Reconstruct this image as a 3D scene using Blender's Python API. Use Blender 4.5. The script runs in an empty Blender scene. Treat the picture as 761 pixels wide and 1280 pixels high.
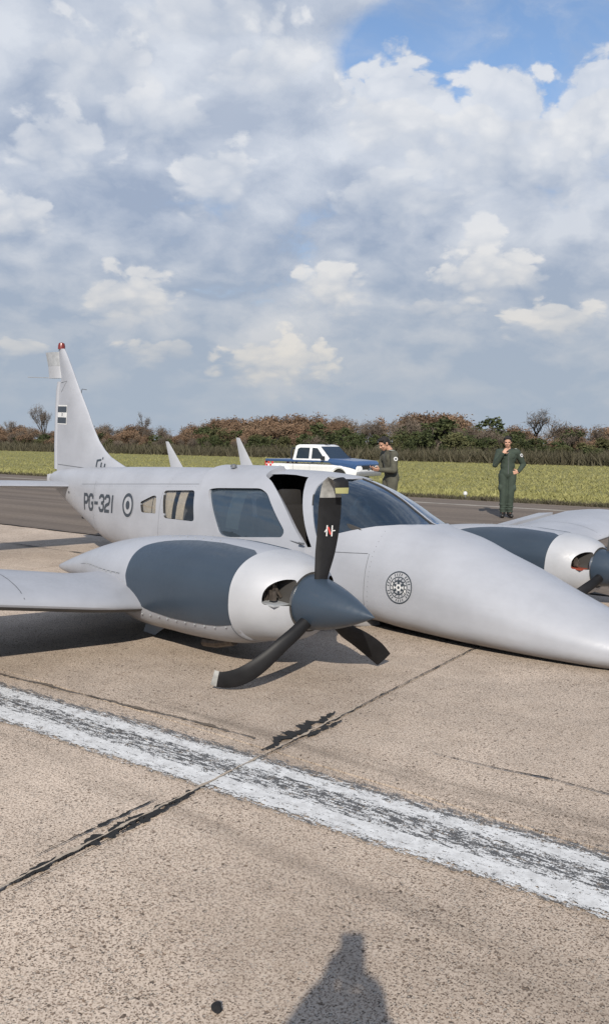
import bpy, bmesh, math, random
import numpy as np
from mathutils import Vector, Matrix, noise as mnoise
random.seed(7); rng = np.random.default_rng(7)
S = bpy.context.scene
COL = S.collection
PI = math.pi

# ---------------------------------------------------------------- camera, light, sky
CAM_H, HOR, FPX, ROLL = 1.589, 551.6, 1070.0, 0.0105
TILT = math.atan((640 - HOR) / FPX)
cam = bpy.data.cameras.new('camera'); camo = bpy.data.objects.new('camera', cam); COL.objects.link(camo)
cam.sensor_fit = 'VERTICAL'; cam.sensor_height = 24.0; cam.lens = 24.0 * FPX / 1280.0
cam.clip_start = 0.02; cam.clip_end = 6000
_f = Vector((0, math.cos(TILT), -math.sin(TILT))); _u = Vector((0, math.sin(TILT), math.cos(TILT))); _r = Vector((1, 0, 0))
_r2 = _r * math.cos(ROLL) + _u * math.sin(ROLL); _u2 = _u * math.cos(ROLL) - _r * math.sin(ROLL)
# the photograph's horizon sinks to the right: the camera leans a little anticlockwise
M = Matrix((( _r2.x, _u2.x, -_f.x, 0), (_r2.y, _u2.y, -_f.y, 0), (_r2.z, _u2.z, -_f.z, CAM_H), (0, 0, 0, 1)))
camo.matrix_world = M
S.camera = camo
S.render.engine = 'CYCLES'
S.cycles.max_bounces = 5; S.cycles.diffuse_bounces = 1; S.cycles.glossy_bounces = 3; S.cycles.transparent_max_bounces = 12
S.cycles.caustics_reflective = False; S.cycles.caustics_refractive = False

SUN_EL = math.radians(31.3); SUN_AZ = PI + math.radians(3.65)     # azimuth from +Y towards +X
sunv = Vector((math.sin(SUN_AZ) * math.cos(SUN_EL), math.cos(SUN_AZ) * math.cos(SUN_EL), math.sin(SUN_EL)))
sl = bpy.data.lights.new('sun', 'SUN'); sl.energy = 5.0; sl.angle = math.radians(0.53); sl.color = (1.0, 0.93, 0.83)
so = bpy.data.objects.new('sun', sl); COL.objects.link(so)
so.rotation_euler = sunv.to_track_quat('Z', 'Y').to_euler(); so.location = (-5, -20, 15)

S.view_settings.view_transform = 'Standard'; S.view_settings.look = 'None'
S.view_settings.gamma = 1.0; S.view_settings.use_curve_mapping = False; S.view_settings.exposure = 0.08


def ray(u, v):
    a, b = u - 380.5, v - 640
    dx = (a * math.cos(ROLL) + b * math.sin(ROLL)) / FPX; dy = -(-a * math.sin(ROLL) + b * math.cos(ROLL)) / FPX
    return Vector((dx, math.cos(TILT) + dy * math.sin(TILT), -math.sin(TILT) + dy * math.cos(TILT)))


def gpt(u, v, z=0.0):
    d = ray(u, v); k = (z - CAM_H) / d.z
    return Vector((0, 0, CAM_H)) + d * k


# ---------------------------------------------------------------- node helpers
class NT:
    def __init__(s, tree): s.t = tree; s.n = tree.nodes; s.l = tree.links
    def add(s, ty, **kw):
        nd = s.n.new(ty)
        for k, v in kw.items(): setattr(nd, k, v)
        return nd
    def put(s, sock, v):
        if hasattr(v, 'bl_idname') or isinstance(v, bpy.types.NodeSocket): s.l.new(v, sock)
        else:
            if sock.type == 'RGBA' and not hasattr(v, '__len__'): v = (v, v, v, 1)
            if sock.type == 'RGBA' and len(v) == 3: v = (*v, 1)
            sock.default_value = v
    def math(s, op, a, b=None, c=None, clamp=False):
        nd = s.add('ShaderNodeMath', operation=op, use_clamp=clamp)
        s.put(nd.inputs[0], a)
        if b is not None: s.put(nd.inputs[1], b)
        if c is not None: s.put(nd.inputs[2], c)
        return nd.outputs[0]
    def vmath(s, op, a, b=None, scale=None):
        nd = s.add('ShaderNodeVectorMath', operation=op)
        s.put(nd.inputs[0], a)
        if b is not None: s.put(nd.inputs[1], b)
        if scale is not None: s.put(nd.inputs['Scale'], scale)
        return nd.outputs['Value'] if op in ('DOT_PRODUCT', 'LENGTH', 'DISTANCE') else nd.outputs[0]
    def mix(s, f, a, b, blend='MIX'):
        nd = s.add('ShaderNodeMix', data_type='RGBA', blend_type=blend)
        s.put(nd.inputs[0], f); s.put(nd.inputs[6], a); s.put(nd.inputs[7], b)
        return nd.outputs[2]
    def ramp(s, v, lo, hi, a=0.0, b=1.0, smooth=True):
        nd = s.add('ShaderNodeMapRange', interpolation_type='SMOOTHSTEP' if smooth else 'LINEAR', clamp=True)
        s.put(nd.inputs[0], v); s.put(nd.inputs[1], lo); s.put(nd.inputs[2], hi); s.put(nd.inputs[3], a); s.put(nd.inputs[4], b)
        return nd.outputs[0]
    def noise(s, vec, scale=1.0, detail=4.0, rough=0.5, dist=0.0, lac=2.0):
        nd = s.add('ShaderNodeTexNoise')
        if vec is not None: s.put(nd.inputs['Vector'], vec)
        nd.inputs['Scale'].default_value = scale; nd.inputs['Detail'].default_value = detail
        nd.inputs['Roughness'].default_value = rough; nd.inputs['Distortion'].default_value = dist; nd.inputs['Lacunarity'].default_value = lac
        return nd.outputs['Fac']
    def voro(s, vec, scale=1.0, feature='F1', rnd=1.0):
        nd = s.add('ShaderNodeTexVoronoi', feature=feature)
        if vec is not None: s.put(nd.inputs['Vector'], vec)
        nd.inputs['Scale'].default_value = scale; nd.inputs['Randomness'].default_value = rnd
        return nd
    def comb(s, x, y, z):
        nd = s.add('ShaderNodeCombineXYZ')
        s.put(nd.inputs[0], x); s.put(nd.inputs[1], y); s.put(nd.inputs[2], z)
        return nd.outputs[0]
    def sep(s, v):
        nd = s.add('ShaderNodeSeparateXYZ'); s.put(nd.inputs[0], v); return nd.outputs
    def bump(s, h, strength=0.3, dist=0.01):
        nd = s.add('ShaderNodeBump'); s.put(nd.inputs['Height'], h)
        nd.inputs['Strength'].default_value = strength; nd.inputs['Distance'].default_value = dist
        return nd.outputs[0]


def new_mat(name):
    m = bpy.data.materials.new(name); m.use_nodes = True
    nt = NT(m.node_tree); b = m.node_tree.nodes['Principled BSDF']
    return m, nt, b


def simple(name, col, rough=0.5, metal=0.0, var=0.08, scale=6.0, coat=0.0, bump=0.0):
    m, n, b = new_mat(name)
    tc = n.add('ShaderNodeTexCoord').outputs['Object']
    k = n.noise(tc, scale, 5, 0.6)
    f = n.ramp(k, 0.3, 0.7, 1 - var, 1 + var, False)
    c = n.vmath('SCALE', (col[0], col[1], col[2]), scale=f)
    n.put(b.inputs['Base Color'], c)
    b.inputs['Roughness'].default_value = rough; b.inputs['Metallic'].default_value = metal
    b.inputs['Coat Weight'].default_value = coat; b.inputs['Coat Roughness'].default_value = 0.15
    if bump: n.put(b.inputs['Normal'], n.bump(n.noise(tc, scale * 6, 4), bump, 0.01))
    return m


# ---------------------------------------------------------------- sky (world)
W = bpy.data.worlds.new('World'); S.world = W; W.use_nodes = True
W.cycles.sampling_method = 'MANUAL'; W.cycles.sample_map_resolution = 256
wt = NT(W.node_tree)
for nd in list(W.node_tree.nodes): W.node_tree.nodes.remove(nd)


def build_sky():
    n = wt
    out = n.add('ShaderNodeOutputWorld')
    sky = n.add('ShaderNodeTexSky', sky_type='NISHITA', sun_disc=False)
    sky.sun_elevation = SUN_EL; sky.sun_rotation = SUN_AZ; sky.altitude = 20; sky.air_density = 1.0; sky.dust_density = 0.2; sky.ozone_density = 3.0
    bg1 = n.add('ShaderNodeBackground'); n.put(bg1.inputs[0], sky.outputs[0]); bg1.inputs[1].default_value = 0.15
    d = n.add('ShaderNodeTexCoord').outputs['Generated']
    x, y, z = n.sep(d)
    zc = n.math('MAXIMUM', z, 0.0)
    k = n.math('DIVIDE', 1.0, n.math('ADD', zc, 0.55))
    P = n.vmath('SCALE', n.comb(x, y, n.math('MULTIPLY', zc, 1.15)), scale=k)
    warp = n.add('ShaderNodeTexNoise'); n.put(warp.inputs['Vector'], P); warp.inputs['Scale'].default_value = 5.0; warp.inputs['Detail'].default_value = 6; warp.inputs['Roughness'].default_value = 0.6
    P = n.vmath('ADD', P, n.vmath('SCALE', n.vmath('SUBTRACT', warp.outputs['Color'], (0.5, 0.5, 0.5)), scale=0.10))

    def field(off):
        q = n.vmath('ADD', P, off)
        big = n.noise(q, 2.6, 2.0, 0.5)
        vo = n.voro(q, 6.5, 'F1')
        vo2 = n.voro(q, 15.0, 'F1')
        fine = n.noise(q, 17.0, 8.0, 0.62)
        a = n.math('MULTIPLY', big, 1.05)
        a = n.math('MULTIPLY_ADD', n.math('SUBTRACT', 0.6, vo.outputs['Distance']), 0.30, a)
        a = n.math('MULTIPLY_ADD', n.math('SUBTRACT', 0.55, vo2.outputs['Distance']), 0.22, a)
        a = n.math('MULTIPLY_ADD', n.math('SUBTRACT', fine, 0.5), 0.42, a)
        return a
    F0 = field((0.0, 0.0, 0.0))
    F1 = field((-0.012, -0.03, 0.055))       # a step up and towards the sun

    def blob(u, v, r):                        # how near a direction is to a place in the sky
        dv = ray(u, v).normalized()
        dist = n.vmath('DISTANCE', d, (dv.x, dv.y, dv.z))
        return n.ramp(dist, r, 0.0, 0.0, 1.0)
    bias = 0.105
    for (u, v, r, w) in BIAS:
        bias = n.math('MULTIPLY_ADD', blob(u, v, r), w, bias)
    D = n.math('ADD', F0, bias)
    D = n.math('ADD', D, n.ramp(z, 0.22, 0.03, 0.0, 0.42))
    mask = n.ramp(D, 0.42, 0.82)
    lit = n.math('SUBTRACT', F0, F1)
    lit = n.ramp(lit, -0.20, 0.26, 0.0, 1.0, False)
    wide = n.noise(P, 3.3, 3.0, 0.5)
    br = n.ramp(wide, 0.3, 0.7, -0.16, 0.16, False)
    for (u, v, r, w) in BRIGHT:
        br = n.math('MULTIPLY_ADD', blob(u, v, r), w, br)
    li = n.math('ADD', n.math('MULTIPLY_ADD', lit, 0.88, -0.02), br, clamp=True)
    hz = n.ramp(z, 0.02, 0.30)
    shade = n.mix(hz, (0.365, 0.430, 0.515), (0.325, 0.395, 0.525))
    white = n.mix(hz, (0.60, 0.60, 0.60), (0.66, 0.70, 0.77))
    li = n.math('MULTIPLY', li, n.ramp(z, -0.02, 0.17, 0.15, 1.0))
    col = n.mix(li, shade, white)
    # single cumulus heaps in front of the deck: crisp cauliflower tops, soft greyer bases
    pv = n.voro(P, 19.0, 'F1'); pv2 = n.voro(P, 42.0, 'F1')
    pn = n.noise(P, 34.0, 6.0, 0.6)
    puff = n.math('MULTIPLY_ADD', n.math('SUBTRACT', 0.45, pv.outputs['Distance']), 0.95, n.math('MULTIPLY', n.math('SUBTRACT', pn, 0.5), 0.75))
    puff = n.math('MULTIPLY_ADD', n.math('SUBTRACT', 0.45, pv2.outputs['Distance']), 0.42, puff)
    edge = n.math('ADD', n.math('MULTIPLY_ADD', n.math('SUBTRACT', 0.45, pv.outputs['Distance']), 0.5, n.math('MULTIPLY', n.math('SUBTRACT', pv2.outputs['Distance'], 0.45), -0.40)), n.math('MULTIPLY', n.math('SUBTRACT', lit, 0.5), 0.5))
    heapm = 0.0
    for (u, v, rx, ry, bright, op) in HEAPS:
        dv = ray(u, v).normalized(); rt = Vector((dv.y, -dv.x, 0)).normalized(); up = rt.cross(dv)
        rel = n.vmath('SUBTRACT', d, tuple(dv))
        a = n.math('MULTIPLY', n.vmath('DOT_PRODUCT', rel, tuple(rt)), FPX / (rx * 1.22)); b = n.math('MULTIPLY', n.vmath('DOT_PRODUCT', rel, tuple(up)), FPX / (ry * 1.22))
        rr = n.math('SQRT', n.math('ADD', n.math('MULTIPLY', a, a), n.math('MULTIPLY', b, b)))
        e = n.math('ADD', n.math('SUBTRACT', 0.95, rr), puff)
        soft = n.ramp(b, -0.9, 0.3, 0.90, 0.22)
        mk = n.math('MULTIPLY', n.math('DIVIDE', e, soft, clamp=True), op * .95)
        mk = n.math('MULTIPLY', mk, n.ramp(rr, 2.2, 1.7))
        sh = n.math('ADD', n.math('MULTIPLY_ADD', n.ramp(b, -1.0, 0.7), 0.55, bright - 0.52), edge, clamp=True)
        hc = n.mix(sh, n.mix(hz, (0.38, 0.43, 0.50), (0.38, 0.45, 0.57)), n.mix(hz, (0.74, 0.69, 0.61), (0.75, 0.765, 0.795)))
        col = n.mix(mk, col, hc)
        heapm = n.math('MAXIMUM', heapm, mk)
    veil = n.ramp(n.noise(n.vmath('MULTIPLY', P, (1.0, 1.0, 2.2)), 6.0, 7.0, 0.6, 0.6), 0.40, 0.75, 0.05, 0.55)
    mask = n.math('MAXIMUM', n.math('MAXIMUM', mask, veil), heapm)
    bg2 = n.add('ShaderNodeBackground'); n.put(bg2.inputs[0], col); bg2.inputs[1].default_value = 1.0
    mx = n.add('ShaderNodeMixShader'); n.put(mx.inputs[0], mask); n.l.new(bg1.outputs[0], mx.inputs[1]); n.l.new(bg2.outputs[0], mx.inputs[2])
    n.l.new(mx.outputs[0], out.inputs[0])


# where in the sky the gaps and the heaps are: place in the photograph, spread, weight
HEAPS = [(250, 28, 80, 40, .80, .75), (110, 95, 80, 45, .78, .7), (350, 85, 60, 42, .85, .8), (75, 190, 50, 45, .80, .7), (190, 150, 60, 32, .76, .6), (275, 225, 48, 42, .86, .85), (20, 272, 40, 32, .80, .8),
         (490, 250, 70, 38, .76, .7), (640, 215, 110, 50, .70, .6), (740, 160, 55, 62, .88, .9), (500, 140, 72, 58, .92, .95), (632, 150, 72, 56, .92, .95), (165, 378, 55, 38, .82, .75), (600, 305, 24, 30, .86, .8), (610, 345, 62, 34, .96, .9), (415, 358, 52, 30, .96, .9),
         (700, 402, 66, 20, .86, .8), (345, 455, 78, 36, .88, .8), (205, 440, 50, 18, .70, .6), (30, 437, 30, 12, .68, .5), (540, 390, 50, 16, .6, .5)]
BIAS = [(385, 262, .07, -.13), (455, 90, .06, -.25), (230, 285, .08, -.12), (600, 8, .08, .28), (620, 62, .10, -.75), (720, 40, .09, -.40), (520, 72, .10, -.55), (690, 105, .06, -.45), (570, 5, .05, .25), (375, 250, .05, -.08), (755, 75, .08, -.2),
        (620, 170, .14, .22), (480, 140, .10, .26), (600, 120, .035, .22), (200, 120, .35, .26), (330, 60, .2, .15), (90, 300, .3, .2), (520, 330, .3, .2), (640, 260, .25, .15), (740, 125, .05, .25)]
BRIGHT = [(600, 150, .18, .30), (480, 125, .09, .25), (415, 355, .07, .50), (610, 340, .10, .50), (345, 450, .10, .55), (165, 375, .10, .35), (700, 400, .09, .35), (270, 225, .07, .3), (30, 270, .07, .25), (190, 30, .25, .12), (90, 90, .2, .12), (340, 90, .2, .15),
          (200, 250, .12, -.45), (400, 295, .09, -.2), (650, 290, .12, -.12), (60, 220, .12, -.15), (650, 430, .12, -.35), (410, 390, .06, -.35), (100, 480, .3, -.2), (620, 500, .3, -.25), (680, 372, .05, -.3), (240, 340, .15, -.1)]
build_sky()

# ---------------------------------------------------------------- object helpers


def tag(o, label=None, cat=None, group=None, kind=None):
    if label: o['label'] = label
    if cat: o['category'] = cat
    if group: o['group'] = group
    if kind: o['kind'] = kind
    return o


def empty(name, mat=None, loc=None):
    o = bpy.data.objects.new(name, None); COL.objects.link(o); o.empty_display_size = 0.3
    if mat is not None: o.matrix_world = mat
    if loc is not None: o.location = loc
    return o


def link(name, me, parent=None, mats=None):
    o = bpy.data.objects.new(name, me); COL.objects.link(o)
    if parent is not None: o.parent = parent
    if mats:
        for m in (mats if isinstance(mats, (list, tuple)) else [mats]): me.materials.append(m)
    return o


def mesh(name, V, F, mats=None, parent=None, smooth=True, mi=None, fixn=True, angle=None):
    me = bpy.data.meshes.new(name); me.from_pydata([tuple(map(float, v)) for v in V], [], F)
    if mi is not None: me.polygons.foreach_set('material_index', mi)
    o = link(name, me, parent, mats)
    if fixn:
        bm = bmesh.new(); bm.from_mesh(me); bmesh.ops.recalc_face_normals(bm, faces=bm.faces); bm.to_mesh(me); bm.free()
    me.polygons.foreach_set('use_smooth', [smooth] * len(me.polygons))
    if angle is not None and smooth: me.set_sharp_from_angle(angle=math.radians(angle))
    me.update()
    return o


def bake(o, angle=None):
    dg = bpy.context.evaluated_depsgraph_get()
    ev = o.evaluated_get(dg); me = bpy.data.meshes.new_from_object(ev, preserve_all_data_layers=True, depsgraph=dg)
    o.modifiers.clear(); old = o.data; o.data = me; me.name = o.name
    bpy.data.meshes.remove(old)
    me.polygons.foreach_set('use_smooth', [True] * len(me.polygons))
    if angle is not None: me.set_sharp_from_angle(angle=math.radians(angle))
    return o


def cut(o, cutters, angle=30, op='DIFFERENCE'):
    for c in cutters:
        m = o.modifiers.new('b', 'BOOLEAN'); m.operation = op; m.object = c; m.solver = 'EXACT'
    bpy.context.view_layer.update()
    bake(o, angle)
    for c in cutters:
        me = c.data; bpy.data.objects.remove(c); bpy.data.meshes.remove(me)
    return o


def prism_side(poly, s0, s1, parent):        # polygon in the side view (a, z), run from s0 to s1
    n = len(poly); V = [(a, s0, z) for a, z in poly] + [(a, s1, z) for a, z in poly]
    F = [list(range(n))[::-1], list(range(n, 2 * n))] + [[i, (i + 1) % n, n + (i + 1) % n, n + i] for i in range(n)]
    return mesh('cutter', V, F, None, parent, False)


def prism_axis(poly, a0, a1, parent):        # polygon in the front view (s, z), run along a
    n = len(poly); V = [(a0, s, z) for s, z in poly] + [(a1, s, z) for s, z in poly]
    F = [list(range(n)), list(range(n, 2 * n))[::-1]] + [[i, (i + 1) % n, n + (i + 1) % n, n + i] for i in range(n)]
    return mesh('cutter', V, F, None, parent, False)


def roundpoly(poly, r, seg=4):
    out = []; n = len(poly)
    for i in range(n):
        p = np.array(poly[i], float); a = np.array(poly[i - 1], float); b = np.array(poly[(i + 1) % n], float)
        la, lb = np.linalg.norm(a - p), np.linalg.norm(b - p)
        rr = min(r, la * .45, lb * .45); p0 = p + (a - p) / la * rr; p1 = p + (b - p) / lb * rr
        for k in range(seg + 1):
            t = k / seg; out.append(tuple((1 - t) ** 2 * p0 + 2 * t * (1 - t) * p + t * t * p1))
    return out


def add_box(bm, c, d, rot=None, bevel=0.0, taper=None):
    r = bmesh.ops.create_cube(bm, size=1.0)
    vs = r['verts']
    for v in vs:
        v.co = Vector((v.co.x * d[0], v.co.y * d[1], v.co.z * d[2]))
        if taper and v.co.z > 0: v.co.x *= taper[0]; v.co.y *= taper[1]
    if bevel:
        es = list({e for v in vs for e in v.link_edges})
        rb = bmesh.ops.bevel(bm, geom=es, offset=bevel, segments=2, affect='EDGES', profile=0.7)
        vs = list({v for f in rb['faces'] for v in f.verts} | {v for v in vs if v.is_valid})
    mt = Matrix.Translation(c)
    if rot is not None: mt = mt @ (rot.to_4x4() if hasattr(rot, 'to_4x4') else rot)
    bmesh.ops.transform(bm, matrix=mt, verts=[v for v in vs if v.is_valid])
    return vs


def add_tube(bm, pts, rad, seg=8, cap=True):
    pts = [Vector(p) for p in pts]
    if not hasattr(rad, '__len__'): rad = [rad] * len(pts)
    rings = []; t0 = (pts[1] - pts[0]).normalized()
    up = Vector((0, 0, 1)) if abs(t0.z) < 0.9 else Vector((1, 0, 0))
    nx = t0.cross(up).normalized()
    for i, p in enumerate(pts):
        t = (pts[min(i + 1, len(pts) - 1)] - pts[max(i - 1, 0)]).normalized()
        nx = (nx - t * nx.dot(t)).normalized(); ny = t.cross(nx)
        rings.append([bm.verts.new(p + (nx * math.cos(2 * PI * k / seg) + ny * math.sin(2 * PI * k / seg)) * rad[i]) for k in range(seg)])
    for i in range(len(rings) - 1):
        for k in range(seg):
            bm.faces.new((rings[i][k], rings[i][(k + 1) % seg], rings[i + 1][(k + 1) % seg], rings[i + 1][k]))
    if cap:
        bm.faces.new(rings[0][::-1]); bm.faces.new(rings[-1])


def add_lathe(bm, prof, seg=24, mat=None):   # prof: (radius, height) along local Z
    rings = []
    vs = []
    for r, h in prof:
        if r < 1e-5: ring = [bm.verts.new((0, 0, h))]
        else: ring = [bm.verts.new((r * math.cos(2 * PI * k / seg), r * math.sin(2 * PI * k / seg), h)) for k in range(seg)]
        rings.append(ring); vs += ring
    for a, b in zip(rings, rings[1:]):
        for k in range(seg):
            q = [a[k % len(a)], a[(k + 1) % len(a)], b[(k + 1) % len(b)], b[k % len(b)]]
            u = []
            for v in q:
                if v not in u: u.append(v)
            if len(u) >= 3: bm.faces.new(u)
    for ring, fl in ((rings[0], True), (rings[-1], False)):
        if len(ring) > 1: bm.faces.new(ring[::-1] if fl else ring)
    if mat is not None: bmesh.ops.transform(bm, matrix=mat, verts=vs)
    return vs


def bobj(name, bm, mats, parent=None, smooth=True, angle=35):
    bmesh.ops.recalc_face_normals(bm, faces=bm.faces)
    me = bpy.data.meshes.new(name); bm.to_mesh(me); bm.free()
    me.polygons.foreach_set('use_smooth', [smooth] * len(me.polygons))
    if smooth: me.set_sharp_from_angle(angle=math.radians(angle))
    return link(name, me, parent, mats)


def boxobj(name, c, d, mats, parent=None, rot=None, bevel=0.0, taper=None):
    bm = bmesh.new(); add_box(bm, c, d, rot, bevel, taper); return bobj(name, bm, mats, parent)


def pchip(xs, ys):
    xs = np.asarray(xs, float); ys = np.asarray(ys, float); h = np.diff(xs); dl = np.diff(ys) / h
    d = np.zeros_like(ys); d[0] = dl[0]; d[-1] = dl[-1]
    for i in range(1, len(xs) - 1):
        if dl[i - 1] * dl[i] > 0:
            w1 = 2 * h[i] + h[i - 1]; w2 = h[i] + 2 * h[i - 1]; d[i] = (w1 + w2) / (w1 / dl[i - 1] + w2 / dl[i])
    def f(x):
        x = min(max(x, xs[0]), xs[-1]); i = int(min(max(np.searchsorted(xs, x) - 1, 0), len(xs) - 2)); t = (x - xs[i]) / h[i]
        return float((1 + 2 * t) * (1 - t) ** 2 * ys[i] + t * (1 - t) ** 2 * h[i] * d[i] + t * t * (3 - 2 * t) * ys[i + 1] + t * t * (t - 1) * h[i] * d[i + 1])
    return f


class Loft:                                   # a body of superellipse sections along the axis a (aft)
    def __init__(s, rows, s0=0.0):            # rows: a, z bottom, z top, half width, fraction height of widest point, n upper, n lower
        r = np.array(rows, float); s.s0 = s0; s.a0, s.a1 = r[0, 0], r[-1, 0]
        s.f = [pchip(r[:, 0], r[:, i]) for i in range(1, r.shape[1])]
    def sec(s, a): return [f(a) for f in s.f]
    def pt(s, a, th, off=0.0):                # th: 0 = starboard side, pi/2 = top, -pi/2 = bottom
        zb, zt, w, fr, nu, nl = s.sec(a); zm = zb + (zt - zb) * fr
        c, si = math.cos(th), math.sin(th); n = nu if si >= 0 else nl
        hh = (zt - zm) if si >= 0 else (zm - zb)
        w2, h2 = max(w + off, 1e-3), max(hh + off, 1e-3)
        return (a, s.s0 + w2 * math.copysign(abs(c) ** (2 / n), c), zm + h2 * math.copysign(abs(si) ** (2 / n), si))
    def side(s, a, z, off=0.0, sg=1):         # s at height z on one flank
        zb, zt, w, fr, nu, nl = s.sec(a); zm = zb + (zt - zb) * fr; n = nu if z >= zm else nl
        hh = (zt - zm) if z >= zm else (zm - zb)
        q = min(abs((z - zm) / max(hh, 1e-4)), 0.9995)
        return s.s0 + sg * ((w) * (1 - q ** n) ** (1 / n) + off)
    def theta(s, a, z):
        zb, zt, w, fr, nu, nl = s.sec(a); zm = zb + (zt - zb) * fr; n = nu if z >= zm else nl
        hh = (zt - zm) if z >= zm else (zm - zb)
        q = min(max((z - zm) / max(hh, 1e-4), -1), 1)
        return math.asin(math.copysign(abs(q) ** (n / 2), q))
    def level(s, a, y, z):
        zb, zt, w, fr, nu, nl = s.sec(a); zm = zb + (zt - zb) * fr; n = nu if z >= zm else nl
        hh = (zt - zm) if z >= zm else (zm - zb)
        return (abs((y - s.s0) / max(w, 1e-4)) ** n + abs((z - zm) / max(hh, 1e-4)) ** n) ** (1 / n)
    def body(s, name, al, nth, mats, parent, off=0.0, cap=True, thf=None):
        V = []; F = []
        ths = [2 * PI * k / nth for k in range(nth)]
        for a in al: V += [s.pt(a, t, off) for t in ths]
        m = len(al)
        for i in range(m - 1):
            for k in range(nth): F.append((i * nth + k, i * nth + (k + 1) % nth, (i + 1) * nth + (k + 1) % nth, (i + 1) * nth + k))
        if cap: F.append(tuple(range(nth))); F.append(tuple((m - 1) * nth + k for k in range(nth)))
        return mesh(name, V, F, mats, parent)
    def patch(s, name, a0f, a1f, ths, na, off, thick, mats, parent):
        """sheet on the surface, from a0f(th,z) to a1f(th,z) for each th, given thickness"""
        def grid(o):
            G = []
            for t in ths:
                am = 0.5 * (a0f(t) + a1f(t)); row = []
                for j in range(na + 1):
                    a = a0f(t) + (a1f(t) - a0f(t)) * j / na; row.append(s.pt(a, t, o))
                G.append(row)
            return G
        A = grid(off); B = grid(off - thick); m = len(ths); w = na + 1
        V = [p for r in A for p in r] + [p for r in B for p in r]; N = m * w; F = []
        for i in range(m - 1):
            for j in range(na):
                q = (i * w + j, i * w + j + 1, (i + 1) * w + j + 1, (i + 1) * w + j); F.append(q); F.append(tuple(x + N for x in q[::-1]))
        edge = [(0, j) for j in range(w)] + [(i, na) for i in range(1, m)] + [(m - 1, j) for j in range(na - 1, -1, -1)] + [(i, 0) for i in range(m - 2, 0, -1)]
        for k in range(len(edge)):
            p, q = edge[k], edge[(k + 1) % len(edge)]; p = p[0] * w + p[1]; q = q[0] * w + q[1]; F.append((p, q, q + N, p + N))
        return mesh(name, V, F, mats, parent, True, None, True, 40)


def stroke(pts, w, closed=False):             # mitred flat strip in 2-D -> verts, quads
    P = [np.array(p, float) for p in pts]; n = len(P); L = []; R = []
    for i in range(n):
        if closed: a, b = P[i - 1], P[(i + 1) % n]
        else: a, b = P[max(i - 1, 0)], P[min(i + 1, n - 1)]
        d0 = P[i] - a; d1 = b - P[i]
        if np.linalg.norm(d0) < 1e-9: d0 = d1
        if np.linalg.norm(d1) < 1e-9: d1 = d0
        d0 /= np.linalg.norm(d0); d1 /= np.linalg.norm(d1); t = d0 + d1; t /= np.linalg.norm(t); nn = np.array([-t[1], t[0]])
        k = w / 2 / max(0.5, abs(nn @ np.array([-d0[1], d0[0]])))
        L.append(P[i] + nn * k); R.append(P[i] - nn * k)
    V = L + R; F = [(i, i + 1, n + i + 1, n + i) for i in range(n - 1)]
    if closed: F.append((n - 1, 0, n, 2 * n - 1))
    return V, F


def ringpts(c, r, n=28): return [(c[0] + r * math.cos(2 * PI * k / n), c[1] + r * math.sin(2 * PI * k / n)) for k in range(n)]


class Flat:                                   # gathers flat print drawn in 2-D
    def __init__(s): s.V = []; s.F = []
    def add(s, V, F): o = len(s.V); s.V += [tuple(v) for v in V]; s.F += [tuple(i + o for i in f) for f in F]
    def stroke(s, pts, w, closed=False): s.add(*stroke(pts, w, closed))
    def disc(s, c, r, n=24): s.add([c] + ringpts(c, r, n), [(0, 1 + k, 1 + (k + 1) % n) for k in range(n)])
    def rect(s, x0, y0, x1, y1, nx=1):
        V = []; F = []
        for i in range(nx + 1):
            x = x0 + (x1 - x0) * i / nx; V += [(x, y0), (x, y1)]
        for i in range(nx): F.append((2 * i, 2 * i + 2, 2 * i + 3, 2 * i + 1))
        s.add(V, F)



# ---------------------------------------------------------------- ground
RD = Vector((0.788, -0.616, 0)); RN = Vector((0.616, 0.788, 0))      # along and across the runway


def mn(m, n, z=0.0): return RD * m + RN * n + Vector((0, 0, z))


DROP, DLEN = 0.34, 10.0


def jm(m, n): return m - 0.082 * (n - 2.7)      # the cross joints run slightly askew


def ground_z(n): return 0.0 if n < 21.5 else -DROP * min(1.0, (n - 21.5) / DLEN)


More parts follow.
